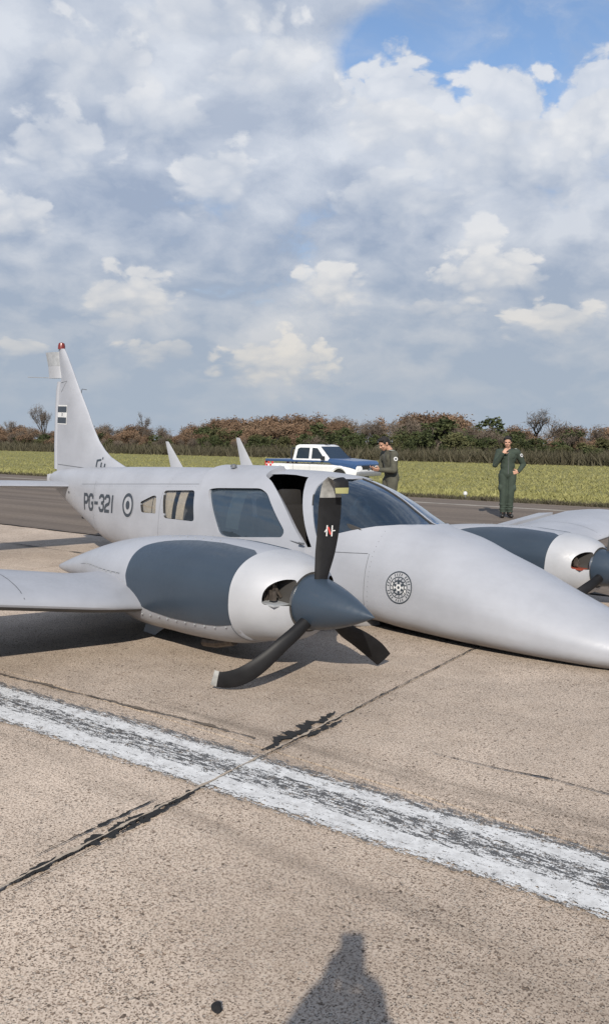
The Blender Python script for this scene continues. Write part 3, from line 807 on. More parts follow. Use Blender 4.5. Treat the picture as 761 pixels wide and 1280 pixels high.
# seats and instrument panel
LEATHERD = simple('shade_toned_front_seat_leather', (0.022, 0.020, 0.019), 0.7, bump=0.2)  # front row coloured near-black so the sunlit seats read as doorway shade
def seat(a, s, sc=1.0):
    bm = bmesh.new(); add_box(bm, (a, s, .28), (.46, .46, .16), None, .04); add_box(bm, (a + .26, s, .58), (.13, .44, .62), Matrix.Rotation(.18, 3, 'Y'), .05)
    add_box(bm, (a + .34, s, .95), (.09, .26, .17), Matrix.Rotation(.18, 3, 'Y'), .04); add_box(bm, (a, s, .12), (.34, .34, .2))
    return bobj('seat', bm, LEATHERD if a < 2.5 else LEATHER, plane)
for a, s in ((1.85, .29), (1.85, -.29), (2.75, .29), (2.75, -.29), (3.7, .27), (3.7, -.27)): seat(a, s)
bm = bmesh.new(); add_box(bm, (1.12, 0, .66), (.22, 1.05, .30), Matrix.Rotation(-.2, 3, 'Y'), .05); bobj('instrument_panel', bm, CABIN, plane)
for s in (.28, -.28):
    bm = bmesh.new(); add_tube(bm, [(1.2, s, .62), (1.45, s, .64)], .016, 8)
    add_tube(bm, [(1.45, s - .13, .76), (1.46, s - .15, .66), (1.45, s - .07, .62), (1.45, s + .07, .62), (1.46, s + .15, .66), (1.45, s + .13, .76)], .014, 8); bobj('control_yoke', bm, STAIN, plane)
bm = bmesh.new()
add_tube(bm, [(1.42, .10 + .09 * math.cos(t), .93 + .09 * math.sin(t)) for t in lin(-.2, PI + .2, 10)], .012, 6)
for s in (.01, .19): add_box(bm, (1.42, s, .90), (.07, .035, .09), None, .012)
bobj('headset', bm, simple('headset_pale_grey', (.35, .40, .38), .5), plane)
bm = bmesh.new(); add_box(bm, (1.08, -.05, .80), (.28, .42, .012), Matrix.Rotation(-.12, 3, 'Y')); bobj('map_sheet', bm, STAIN, plane)

# flat print on the flanks


def decal(name, flat, fn, mats, parent):
    V = [fn(x, y) for x, y in flat.V]; return mesh(name, V, flat.F, mats, parent, False, None, True)


flank = lambda off=.003: (lambda a, z: (a, FUS.side(a, z, off), z))
T = Flat(); H = .215; Wd = .128; G = .052; SK = .040
def dense(pts, st=.02):
    out = [pts[0]]
    for a, b in zip(pts, pts[1:]):
        k = max(1, int(math.hypot(b[0] - a[0], b[1] - a[1]) / st))
        out += [(a[0] + (b[0] - a[0]) * i / k, a[1] + (b[1] - a[1]) * i / k) for i in range(1, k + 1)]
    return out
def gl(strokes, x):
    for st in strokes: T.stroke(dense([(6.075 - (x + px * Wd), .442 + py * H) for px, py in st]), SK)
gl([[(0, 0), (0, .93), (.7, .93), (1, .80), (1, .60), (.7, .46), (.2, .46)]], 0)                                             # P
gl([[(1, .70), (1, .82), (.78, .93), (.22, .93), (0, .80), (0, .20), (.22, .07), (.78, .07), (1, .2), (1, .45), (.6, .45)]], Wd + G)   # G
gl([[(.05, .48), (.95, .48)]], 2 * (Wd + G))
gl([[(0, .74), (0, .82), (.22, .93), (.78, .93), (1, .8), (1, .62), (.8, .51), (.4, .51)], [(.92, .42), (1, .36), (1, .2), (.78, .07), (.22, .07), (0, .2), (0, .28)]], 3 * (Wd + G))   # 3
gl([[(0, .72), (0, .82), (.22, .93), (.78, .93), (1, .8), (1, .62), (.85, .5), (.15, .38), (0, .24), (0, .07), (1, .07)]], 4 * (Wd + G))   # 2
gl([[(.25, .0), (.25, 1.0)]], 5 * (Wd + G))                                                                              # 1
zoff = lambda a: .058 * (6.075 - a)
decal('registration_lettering', T, lambda a, z: (a, FUS.side(a, z + zoff(a), .004), z + zoff(a)), MARK, plane)
R = Flat(); R.stroke(ringpts((4.70, .635), .122, 48), .038, True); R.disc((4.70, .635), .052)
decal('roundel', R, flank(.004), MARK, plane)
R = Flat(); R.disc((4.70, .635), .150, 40); decal('roundel_backing', R, flank(.0025), PAINT2, plane)
E_ = Flat(); ec = (.467, .378); es = 1.22
def scaled(f): f.V = [(ec[0] + (x - ec[0]) * es, ec[1] + (y - ec[1]) * es) for x, y in f.V]; return f
E_.stroke(ringpts(ec, .104, 40), .008, True); E_.stroke(ringpts(ec, .070, 36), .005, True); E_.stroke(ringpts(ec, .046, 30), .009, True)
for k in range(30):
    t = 2 * PI * k / 30
    if k % 5 == 4: continue
    r0, r1 = .079, .095; E_.stroke([(ec[0] + r0 * math.cos(t), ec[1] + r0 * math.sin(t)), (ec[0] + r1 * math.cos(t + .04), ec[1] + r1 * math.sin(t + .04))], .006)
E_.disc(ec, .010)
for k in range(6): t = 2 * PI * k / 6 + .4; E_.disc((ec[0] + .031 * math.cos(t), ec[1] + .031 * math.sin(t)), .010, 10)
for k in range(14): t = 2 * PI * k / 14; E_.stroke([(ec[0] + .052 * math.cos(t), ec[1] + .052 * math.sin(t)), (ec[0] + .064 * math.cos(t + .12), ec[1] + .064 * math.sin(t + .12))], .006)
decal('nose_emblem', scaled(E_), flank(.0055), MARK, plane)
E2 = Flat(); E2.disc(ec, .105, 40); decal('emblem_backing', scaled(E2), flank(.003), PAINT2, plane)
E3 = Flat()
E3.rect(ec[0] + .028, ec[1] - .022, ec[0] + .058, ec[1] + .026, 2); E3.rect(ec[0] - .058, ec[1] - .034, ec[0] - .028, ec[1] + .014, 2); E3.disc(ec, .022, 16)
decal('emblem_plates', scaled(E3), flank(.0042), WHITE, plane)
# panel seams and hatches
for pts, w_ in (([(.84, z) for z in lin(.02, .60, 14)], .004), ([(a, .60 - .096 * (a - .856)) for a in lin(.856, 1.22, 8)], .005), ([(a, .99 - .079 * (a - 3.36)) for a in lin(3.36, 6.2, 30)], .004),
                ([(3.95, z) for z in lin(.2, .86, 14)], .003), ([(5.75, z) for z in lin(.12, .84, 14)], .003), ([(6.72, .615), (6.66, .615)], .03), ([(3.19, z) for z in lin(.1, .42, 8)], .004)):
    Sm = Flat(); Sm.stroke(pts, w_); decal('panel_seam', Sm, flank(.002), SEAM, plane)

bm = bmesh.new()
def rivet(p, nrm_s): bmesh.ops.create_circle(bm, cap_ends=True, segments=6, radius=.0032, matrix=Matrix.Translation(p) @ Matrix.Rotation(nrm_s * PI / 2, 4, 'X'))
for a in (.80, 3.90, 5.70, 6.45):
    for z in np.arange(FUS.sec(a)[0] + .1, FUS.sec(a)[1] - .12, .042): rivet((a, FUS.side(a, z, .0022), z), -1)
for a in np.arange(3.4, 6.3, .05): rivet((a, FUS.side(a, .965 - .079 * (a - 3.36), .0022), .965 - .079 * (a - 3.36)), -1)
for a in np.arange(3.3, 6.0, .06):
    z = FUS.sec(a)[0] + .12; rivet((a, FUS.side(a, z, .0022), z), -1)
o = bobj('rivet', bm, SEAM, plane, False); o['kind'] = 'stuff'

# nacelles
NACR = lambda: [(.40, .12, .742, .415, .5, 2.35, 2.4), (.60, .062, .752, .432, .5, 2.4, 2.5), (.90, .022, .757, .442, .5, 2.4, 2.5), (1.25, -.004, .742, .442, .5, 2.4, 2.5), (1.65, -.012, .705, .436, .5, 2.35, 2.9),
                (2.0, .015, .652, .405, .5, 2.3, 2.8), (2.3, .07, .59, .34, .5, 2.2, 2.5), (2.65, .14, .495, .25, .5, 2.1, 2.2), (2.95, .14, .40, .19, .5, 2.0, 2.0), (3.25, .14, .295, .12, .5, 2.0, 2.0), (3.52, .15, .20, .03, .5, 2.0, 2.0)]
BOWL = [(.085, .245, .650, .205, .5, 2.0, 2.0), (.105, .215, .674, .238, .5, 2.05, 2.05), (.15, .185, .698, .29, .5, 2.1, 2.1), (.22, .158, .722, .345, .5, 2.2, 2.2), (.32, .138, .742, .395, .5, 2.3, 2.3), (.44, .112, .752, .428, .5, 2.38, 2.42)]
HZ = .447


def blade(path, widths, chords, thick, mats, parent, seg_mat=None, name='blade'):
    n = len(path); P = [np.array(p, float) for p in path]; V = []; F = []; K = 10; mi = []
    for i in range(n):
        t = P[min(i + 1, n - 1)] - P[max(i - 1, 0)]; t /= np.linalg.norm(t)
        c = np.array(chords[i] if isinstance(chords, list) else chords, float); c = c - t * (c @ t); c /= np.linalg.norm(c); q = np.cross(t, c)
        for k in range(K):
            th = 2 * PI * k / K; V.append(P[i] + c * widths[i] / 2 * math.cos(th) + q * thick[i] / 2 * math.sin(th) * (1 if math.sin(th) > 0 else .5))
    for i in range(n - 1):
        for k in range(K): F.append((i * K + k, i * K + (k + 1) % K, (i + 1) * K + (k + 1) % K, (i + 1) * K + k)); mi.append(seg_mat[i] if seg_mat else 0)
    F.append(tuple(range(K))); mi.append(seg_mat[0] if seg_mat else 0); F.append(tuple((n - 1) * K + k for k in range(K))); mi.append(seg_mat[-1] if seg_mat else 0)
    return mesh(name, V, F, mats, parent, True, mi, True, 50)


def resample(pts, n):
    P = np.array(pts, float); d = np.r_[0, np.cumsum(np.linalg.norm(np.diff(P, axis=0), axis=1))]
    fs = [pchip(d, P[:, i]) for i in range(P.shape[1])]
    return [[f(x) for f in fs] for x in np.linspace(0, d[-1], n)]


def nacelle(sg):
    s0 = 1.97 * sg; L = Loft(NACR(), s0); B = Loft(BOWL, s0)
    nac = L.body('engine_nacelle', [round(x, 3) for x in list(np.arange(.40, 3.5, .07)) + [3.52]], 56, PAINT, plane)
    bowl = B.body('nose_bowl', [.085, .09, .098, .108, .12, .135, .15, .17, .19, .215, .24, .27, .30, .335, .37, .405, .44], 96, [PAINT2, CABIN], nac)
    # D-shaped air intakes either side of the spinner
    cs = []
    for q in (1, -1):
        arc = [(s0 + q * x, z) for x, z in ((.150, .436), (.335, .436), (.338, .47), (.330, .515), (.305, .555), (.265, .585), (.215, .604), (.175, .606), (.150, .602))]
        arc = roundpoly(arc, .05, 5); cs.append(prism_axis(arc if q > 0 else arc[::-1], .0, .37, plane))
    cut(bowl, cs, 30)
    bowl.parent = nac
    mi = []
    for p in bowl.data.polygons:
        c = p.center; mi.append(1 if (c.x > .09 and c.x < .43 and B.level(c.x, c.y, c.z) < .955) or (c.x < .10 and abs(p.normal.x) > .9) else 0)  # intake pocket walls coloured dark so the recess reads as shaded
    bowl.data.polygons.foreach_set('material_index', mi)
    for q in (1, -1):
        bm = bmesh.new()
        for k in range(6): add_box(bm, (.31, s0 + q * (.16 + .026 * k), .52), (.09, .010, .17))
        add_tube(bm, [(.22, s0 + q * .16, .47), (.24, s0 + q * .22, .56), (.25, s0 + q * .29, .52)], .012, 6)
        add_tube(bm, [(.24, s0 + q * .2, .44), (.22, s0 + q * .24, .6)], .009, 6); add_box(bm, (.20, s0 + q * .25, .49), (.05, .03, .07), None, .008)
        bobj('engine', bm, ENGINE, nac)
    bm = bmesh.new(); add_box(bm, (.22, s0 + .235, .436), (.20, .15, .014), None, .003); bobj('intake_baffle', bm, BAFFLE if sg < 0 else STAIN, nac)
    # slate cowl panels, one on each flank
    for q in (1, -1):
        t0, t1 = -.462, 1.285
        n = 30; tl = lin(t0, t1, n)
        aft = pchip([-.47, -.449, -.40, -.334, -.182, -.04, .132, .507, .812, 1.009, 1.15, 1.227, 1.29], [1.05, 1.20, 1.36, 1.453, 1.568, 1.661, 1.697, 1.69, 1.651, 1.52, 1.30, 1.127, .84])
        fore = pchip([-1, 1.15, 1.29], [.447, .447, .53])
        tls = tl if q > 0 else [PI - t for t in tl]
        L.patch('cowl_panel', (lambda t: fore(t)) if q > 0 else (lambda t: fore(PI - t)), (lambda t: aft(t)) if q > 0 else (lambda t: aft(PI - t)), tls, 30, .005, .008, SLATE, nac)
    # screws and latches along the panel edges
    bm = bmesh.new()
    for q in (1, -1):
        for k in range(11):
            a = .5 + k * .11; th = -.50; p = L.pt(a, th if q > 0 else PI - th, .006); add_box(bm, p, (.010, .010, .010))
        for k in range(9):
            a = 1.86 + k * .09; th = .12; p = L.pt(a, th if q > 0 else PI - th, .001); add_box(bm, p, (.030 if k % 3 else .012, .006, .012))
        for k in range(7):
            a = .95 + .1 * k; p = L.pt(a, (1.36 if q > 0 else PI - 1.36), .002); add_box(bm, p, (.008, .008, .008))
    sc = bobj('fastener', bm, STAIN, nac); sc['kind'] = 'stuff'
    sf = Flat(); sf.stroke([(a, -.03) for a in lin(1.80, 2.75, 20)], .012)
    mesh('panel_seam', [L.pt(x, .16 + y, .003) for x, y in sf.V], sf.F, SEAM, nac, False)
    sf = Flat(); sf.stroke([(.452, t) for t in lin(-PI, PI, 60)], .006); mesh('panel_seam', [L.pt(x, y, .003) for x, y in sf.V], sf.F, SEAM, nac, False)
    # exhaust / gear door that hangs below
    bm = bmesh.new(); poly = [(2.03, -.15), (1.98, .04), (1.60, .04), (1.86, -.148)]
    vs = [bm.verts.new((a, s0 + (.03 if z < 0 else .0) + .0, z)) for a, z in poly]; v2 = [bm.verts.new((a + .01, s0 - .02 + (.03 if z < 0 else 0), z)) for a, z in poly]
    bm.faces.new(vs); bm.faces.new(v2[::-1])
    for k in range(4): bm.faces.new((vs[k], v2[k], v2[(k + 1) % 4], vs[(k + 1) % 4]))
    bobj('gear_door', bm, PAINT, nac, False)
    bm = bmesh.new(); add_tube(bm, [(.75, s0 + .1, .05), (.95, s0 + .1, -.01), (1.1, s0 + .1, -.03)], .035, 10); bobj('exhaust_pipe', bm, ENGINE, nac)
    # propeller
    pr = empty('propeller', None); pr.parent = plane; pr.location = (0, s0, HZ); pr.rotation_euler = (0 if sg > 0 else .22, 0, 0)
    bm = bmesh.new(); R0 = .187
    prof = [(0.0, -.478)] + [(R0 * max(0, 1 - ((1 - x) ** 1.62)) * (.985 if x < 1 else 1), -.478 + .57 * x) for x in (.004, .015, .035, .07, .12, .18, .26, .36, .48, .62, .76, .9, 1.0)] + [(R0, .096), (R0 * .8, .1)]
    add_lathe(bm, prof, 40, Matrix(((0, 0, 1, 0), (0, 1, 0, 0), (-1, 0, 0, 0), (0, 0, 0, 1))))
    bobj('spinner', bm, SPIN, pr)
    bm = bmesh.new(); add_lathe(bm, [(R0 * .97, .085), (R0 * 1.03, .085), (R0 * 1.03, .1), (R0 * .97, .1)], 40, Matrix(((0, 0, 1, 0), (0, 1, 0, 0), (-1, 0, 0, 0), (0, 0, 0, 1)))); bobj('spinner_backplate', bm, STEEL, pr)
    cf = (-.45, -.89, 0)
    if True:
        up = [(0, .02, .10), (0, .012, .2), (0, -.006, .33), (0, -.022, .48), (.0, -.026, .62), (-.008, -.018, .72), (-.025, -.002, .795), (-.06, .008, .838), (-.10, .008, .838), (-.125, .005, .805), (-.13, .005, .745)]
        P = resample(up, 26); w = pchip([0, .12, .3, .6, .75, .85, .92, 1], [.075, .10, .140, .158, .135, .105, .10, .085]); tk = pchip([0, .15, .5, 1], [.07, .05, .028, .012])
        sm = [0] * 25
        for i in range(17, 25): sm[i] = 1
        sm[22] = 0; sm[23] = 0; sm[24] = 2
        blade(P, [w(i / 25) for i in range(26)], [cf] * 26, [tk(i / 25) for i in range(26)], [BLADE, TIPW, YEL], pr, sm)['label'] = 'upright blade with its tip curled forward'
        fl = Flat()
        for dx, cc in ((-.022, 1), (.022, 1)): fl.stroke([(dx, -.045), (dx, .045)], .010)
        fl.stroke([(-.04, -.012), (-.022, .02)], .008); fl.stroke([(.022, .0), (.05, .004)], .008)
        cfv = np.array(cf); cfv = cfv / np.linalg.norm(cfv); qv = np.array([-cfv[1], cfv[0], 0]); qv = qv if qv[1] > 0 else -qv
        # the print lies on the face turned to starboard and forward
        qv = np.array([-.89, .45, 0]); base = np.array([0, -.026, .49])
        mesh('maker_mark', [base + qv * .0215 + cfv * x * .8 + np.array([0, 0, 1]) * y * .8 for x, y in fl.V], fl.F, WHITE, pr, False)
        fl = Flat(); fl.stroke([(-.012, .03), (.012, -.03)], .014); mesh('maker_mark', [base + qv * .0210 + cfv * x * .8 + np.array([0, 0, 1]) * y * .8 for x, y in fl.V], fl.F, RED, pr, False)
        lo = [(0.0, 0.10, -0.09), (0.0, 0.200, -0.158), (0.02, 0.325, -0.250), (0.06, 0.420, -0.345), (0.12, 0.505, -0.425), (0.19, 0.560, -0.468), (0.26, 0.60, -0.485), (0.30, 0.635, -0.475)]
        P = resample(lo, 24); ch = [(-.48 + .36 * (i / 23) ** 2, -.51 + .40 * (i / 23) ** 2, -.70 - .28 * (i / 23)) for i in range(24)]
        sm = [0] * 22 + [1]
        blade(P, [pchip([0, .12, .4, .75, 1], [.085, .088, .098, .115, .10])(i / 23) for i in range(24)], ch, [tk(i / 23) for i in range(24)], [BLADE, TIPW], pr, sm)['label'] = 'lower blade bent back under the nacelle'
        lo2 = [(.0, -.10, -.10), (.0, -.258, -.205), (-.01, -.399, -.281), (-.03, -.536, -.372), (-.04, -.630, -.448)]
        P = resample(lo2, 18)
        blade(P, [pchip([0, .15, .4, .8, 1], [.075, .085, .115, .140, .125])(i / 17) for i in range(18)], [(-.41, -.43, .75)] * 18, [tk(i / 17) for i in range(18)], [BLADE, WHITE], pr)
    return nac


nacelle(1); nacelle(-1)

# wings
AF = [(0, 0), (.004, .012), (.0125, .0225), (.03, .036), (.06, .052), (.10, .066), (.17, .083), (.25, .094), (.34, .099), (.43, .098), (.54, .086), (.65, .068), (.74, .052), (.85, .030), (.93, .014), (1, .002)]
AL = [(0, 0), (.004, -.010), (.0125, -.017), (.03, -.025), (.06, -.033), (.10, -.039), (.17, -.046), (.25, -.050), (.34, -.051), (.43, -.048), (.54, -.040), (.65, -.029), (.74, -.020), (.85, -.010), (.93, -.004), (1, 0)]


def wing_sec(s, sg, u0, u1, up=0.0, n=None):
    s_a = abs(s); dih = .120 if sg > 0 else .138
    le = (1.38 + .10 * max(0.0, min(1.0, (2.75 - s_a) / .4))) if s_a > 2.2 else 1.48 - (2.2 - s_a) * .30
    te = 2.98; ch = te - le; z0 = .205 + dih * (s_a - 2.5)
    tip = 1.0
    if s_a > 5.6: tip = math.sqrt(max(0.02, 1 - ((s_a - 5.6) / .36) ** 2)); le += .10 * (1 - tip)
    fil = max(0, 1 - (s_a - 2.32) / .36) if s_a > 2.0 else 1.0
    fil = fil * fil
    ch = te - le
    up_ = [(x, y) for x, y in AF if u0 <= x <= u1]; lo_ = [(x, y) for x, y in AL if u0 <= x <= u1]
    pts = []
    for x, y in up_: pts.append((le + x * ch, s, z0 + (y * ch * tip) + .07 * fil * math.sin(min(1, x * 3) * PI / 2) * (1 - x) - x * .02 + up * max(0, x - u0)))
    for x, y in lo_[::-1][(1 if u1 >= 1 else 0):(-1 if u0 <= 0 else None)]: pts.append((le + x * ch, s, z0 + (y * ch * tip) - x * .02 + up * max(0, x - u0)))
    return pts


def wing_piece(name, sl, sg, u0, u1, mats, parent, up=0.0):
    secs = [wing_sec(s * sg, sg, u0, u1, up) for s in sl]; K = len(secs[0]); V = [p for q in secs for p in q]; F = []
    for i in range(len(secs) - 1):
        for k in range(K): F.append((i * K + k, i * K + (k + 1) % K, (i + 1) * K + (k + 1) % K, (i + 1) * K + k))
    F.append(tuple(range(K))); F.append(tuple((len(secs) - 1) * K + k for k in range(K)))
    o = mesh(name, V, F, mats, parent, True, None, True, 40)
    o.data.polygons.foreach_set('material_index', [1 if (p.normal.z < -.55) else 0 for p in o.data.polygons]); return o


for sg in (1, -1):
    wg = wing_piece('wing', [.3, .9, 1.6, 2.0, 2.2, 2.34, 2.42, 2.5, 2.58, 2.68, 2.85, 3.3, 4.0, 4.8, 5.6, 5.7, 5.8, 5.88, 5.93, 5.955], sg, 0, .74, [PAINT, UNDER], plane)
    wing_piece('flap', [.7, 1.5, 2.2, 2.8, 3.34], sg, .7401, 1.0, [PAINT, UNDER], wg, -.42 if sg > 0 else .08)  # starboard flap and aileron drooped to block sunlight reaching under the wing
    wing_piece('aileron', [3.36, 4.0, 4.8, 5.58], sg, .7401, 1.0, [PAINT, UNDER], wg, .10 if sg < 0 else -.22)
    sm = Flat(); sm.stroke([(x, .0) for x in lin(.05, .72, 14)], .006)
    def on_wing(x, s):
        q = wing_sec(s, sg, 0, .74); up = q[:13]; xs = [p[0] for p in up]; zs = [p[2] for p in up]
        return float(np.interp(x, xs, zs))
    for sx in (3.36, 4.5):
        Vv = []; Ff = []
        for i, x in enumerate(lin(1.40, 2.5, 16)):
            for ds in (-.003, .003): Vv.append((x, sg * (sx + ds), on_wing(x, sg * sx) + .002))
        Ff = [(2 * i, 2 * i + 1, 2 * i + 3, 2 * i + 2) for i in range(16)]
        mesh('panel_seam', Vv, Ff, SEAM, wg, False)
    rd = Flat(); rd.stroke(ringpts((2.05, 3.55 * sg), .36, 48), .10, True)
    if sg < 0: mesh('roundel', [(x, y, on_wing(x, y) + .004) for x, y in rd.V], rd.F, STAIN, wg, False)

# tail
ZL = [.86, .95, 1.0, 1.03, 1.08, 1.14, 1.22, 1.34, 1.5, 1.71, 1.87, 2.04, 2.2, 2.37, 2.53, 2.60]
fle = pchip([.86, 1.03, 1.14, 1.34, 1.71, 2.04, 2.53, 2.62], [5.15, 5.62, 6.0, 6.32, 6.63, 6.91, 7.31, 7.40])
fte = pchip([.86, 1.5, 2.1, 2.16, 2.35, 2.62], [7.43, 7.47, 7.46, 7.415, 7.48, 7.545])
SY = [(0, 0), (.01, .18), (.04, .36), (.10, .58), (.2, .82), (.35, 1.0), (.55, .92), (.75, .66), (.9, .42), (1.0, .30)]


def slab_foil(name, levels, le, te, tk, mats, parent, blunt=True):
    V = []; F = []; sy = SY if blunt else SY[:-1] + [(1.0, .05)]
    for z in levels:
        l, t, k = le(z), te(z), tk(z)
        V += [(l + x * (t - l), y * k, z) for x, y in sy] + [(l + x * (t - l), -y * k, z) for x, y in sy[:0:-1]]
    K = 2 * len(sy) - 1
    for i in range(len(levels) - 1):
        for k in range(K): F.append((i * K + k, i * K + (k + 1) % K, (i + 1) * K + (k + 1) % K, (i + 1) * K + k))
    F.append(tuple(range(K))); F.append(tuple((len(levels) - 1) * K + k for k in range(K)))
    return mesh(name, V, F, mats, parent, True, None, True, 40)


ftk = lambda z: .075 - .045 * (z - .9) / 1.7
fin = slab_foil('fin', ZL, fle, fte, ftk, PAINT, plane)
rud = slab_foil('rudder', [.885, 1.2, 1.6, 2.0, 2.135], lambda z: fte(z) + .012, lambda z: fte(z) + .115, lambda z: .026, PAINT, fin, False)
slab_foil('rudder_horn', [2.185, 2.27, 2.36], lambda z: fte(z) + .014, lambda z: 7.81 + (z - 2.185) * .22, lambda z: .028, PAINT2, rud, False)
slab_foil('rudder_tip', [2.362, 2.45, 2.535, 2.56], lambda z: fte(z) + .014, lambda z: 7.85 + (z - 2.36) * .48, lambda z: .026, STAIN, rud, False)
bm = bmesh.new(); add_tube(bm, [(7.8, 0, 2.195), (8.45, .02, 2.21)], .006, 5); bobj('static_wick', bm, STAIN, rud)
bm = bmesh.new(); add_tube(bm, [(6.86, .0, 1.98), (6.80, .02, 2.03), (6.68, .02, 2.02)], .005, 5); bobj('fin_antenna', bm, SEAM, fin)
bm = bmesh.new(); add_lathe(bm, [(.052, 0), (.05, .05), (.04, .085), (.0, .10)], 16, Matrix.Translation((7.47, 0, 2.595))); bobj('beacon', bm, BEACON, fin)
finside = lambda off: (lambda a, z: (a, ftk(z) * float(np.interp((a - fle(z)) / (fte(z) - fle(z)), [x for x, _ in SY], [y for _, y in SY])) + off, z))
fg = Flat(); fg.rect(7.475, 1.70, 7.165, 1.785, 4); fg.rect(7.47, 1.545, 7.17, 1.63, 4); fg.rect(7.33, 1.65, 7.305, 1.692)
decal('flag', fg, finside(.004), MARK, fin)
fg = Flat(); fg.rect(7.46, 1.53, 7.15, 1.805, 4); decal('flag_backing', fg, finside(.0025), WHITE, fin)
fg = Flat(); fg.stroke([(6.245, .995), (6.235, 1.09)], .03); fg.stroke([(6.235, 1.08), (6.15, 1.095)], .025)
fg.stroke([(6.13, 1.06), (6.13, .99), (6.05, .985), (6.045, 1.05)], .028); fg.stroke([(6.13, 1.13), (6.12, 1.10)], .02)
decal('small_marking', fg, finside(.006), MARK, fin)
fg = Flat(); fg.stroke([(x, .958) for x in lin(7.40, 5.6, 20)], .008); decal('panel_seam', fg, finside(.003), SEAM, fin)
fg = Flat(); fg.stroke([(7.40, 2.12), (7.2, 2.14), (7.38, 1.99)], .008); decal('panel_seam', fg, finside(.003), SEAM, fin)
for sg in (1, -1):
    V = []; F = []; sl = [.03, .3, 1.0, 1.6, 1.95, 2.03, 2.06]
    for s in sl:
        ch = .78 if s < 1.97 else .78 - (s - 1.95) * 1.4; le = 6.70 + (.78 - ch) * .4; tk = .046 if s < 1.97 else .046 - (s - 1.95) * .3
        V += [(le + x * ch, s * sg, .695 + y * tk) for x, y in SY[:-1] + [(1.0, .08)]] + [(le + x * ch, s * sg, .695 - y * tk) for x, y in (SY[:-1] + [(1.0, .08)])[:0:-1]]
    K = 2 * len(SY) - 1
    for i in range(len(sl) - 1):
        for k in range(K): F.append((i * K + k, i * K + (k + 1) % K, (i + 1) * K + (k + 1) % K, (i + 1) * K + k))
    F.append(tuple(range(K))); F.append(tuple((len(sl) - 1) * K + k for k in range(K)))
    mesh('stabilator', V, F, PAINT, plane, True, None, True, 40)
bm = bmesh.new(); add_box(bm, (7.6, 0, .74), (.18, .10, .13), None, .04); bobj('tail_cone', bm, PAINT2, plane)
bm = bmesh.new(); add_tube(bm, [(6.62, .0, .33), (6.68, .0, .26)], .018, 8); bobj('tail_tiedown', bm, SEAM, plane)
# antennas on the roof
for (ta, tz, b0, b1, bz) in ((4.755, 1.40, 4.62, 4.36, 1.09), (3.41, 1.50, 3.29, 3.07, 1.17)):
    V = []; F = []
    for k in range(6):
        u = k / 5; l = b1 + (ta - .05 - b1) * u; t = b0 + (ta - b0) * u + .01; z = bz + (tz - bz) * u; tk = .016 * (1 - .6 * u)
        V += [(l, 0, z), (l + (t - l) * .35, tk, z), (t, .002, z), (l + (t - l) * .35, -tk, z)]
    for i in range(5):
        for k in range(4): F.append((i * 4 + k, i * 4 + (k + 1) % 4, (i + 1) * 4 + (k + 1) % 4, (i + 1) * 4 + k))
    F.append((0, 1, 2, 3)); F.append((20, 21, 22, 23))
    mesh('antenna', V, F, PAINT2, plane, True, None, True, 40)
bm = bmesh.new(); add_lathe(bm, [(.035, 0), (.03, .03), (0, .04)], 12, Matrix.Translation((3.0, .35, 1.19))); bobj('roof_vent', bm, SEAM, plane)

# ---------------------------------------------------------------- people


def capsule(bm, p0, r0, p1, r1, seg=14):
    p0, p1 = Vector(p0), Vector(p1); ax = p1 - p0; L = max(ax.length, 1e-4)
    prof = [(r0 * math.sin(t), -r0 * math.cos(t)) for t in lin(0, PI / 2, 5)] + [(r1 * math.cos(t), L + r1 * math.sin(t)) for t in lin(0, PI / 2, 5)]
    prof = [(0 if r < 1e-6 else r, h) for r, h in prof]
    add_lathe(bm, prof, seg, Matrix.Translation(p0) @ ax.to_track_quat('Z', 'Y').to_matrix().to_4x4())


def ellip(bm, c, r, rot=None):
    v = bmesh.ops.create_uvsphere(bm, u_segments=20, v_segments=14, radius=1.0)['verts']
    m = Matrix.Translation(c) @ ((rot or Matrix.Identity(3)).to_4x4()) @ Matrix.Diagonal((*r, 1))
    bmesh.ops.transform(bm, matrix=m, verts=v)


def organic(name, build, voxel, it, mats, parent):
    bm = bmesh.new(); build(bm); bmesh.ops.recalc_face_normals(bm, faces=bm.faces)
    me = bpy.data.meshes.new(name); bm.to_mesh(me); bm.free()
    o = link(name, me, parent, mats)
    r = o.modifiers.new('r', 'REMESH'); r.mode = 'VOXEL'; r.voxel_size = voxel
    s = o.modifiers.new('s', 'SMOOTH'); s.factor = 0.5; s.iterations = it
    bpy.context.view_layer.update(); bake(o); return o


SKIN = simple('skin', (0.42, 0.235, 0.16), 0.55, var=0.1)
HAIR = simple('black_hair', (0.010, 0.008, 0.007), 0.8, bump=0.4)
SUITG = simple('dark_green_flight_suit', (0.030, 0.044, 0.032), 0.85, var=0.25, scale=9, bump=0.5)
SUITO = simple('olive_grey_flight_suit', (0.070, 0.068, 0.050), 0.85, var=0.25, scale=9, bump=0.5)
BOOT = simple('black_boot_leather', (0.015, 0.014, 0.013), 0.45)
DENIM = simple('dark_work_clothes', (0.05, 0.055, 0.07), 0.85)
EYE = simple('eye_dark', (0.02, 0.015, 0.012), 0.3)
LIP = simple('lips', (0.30, 0.13, 0.10), 0.5)


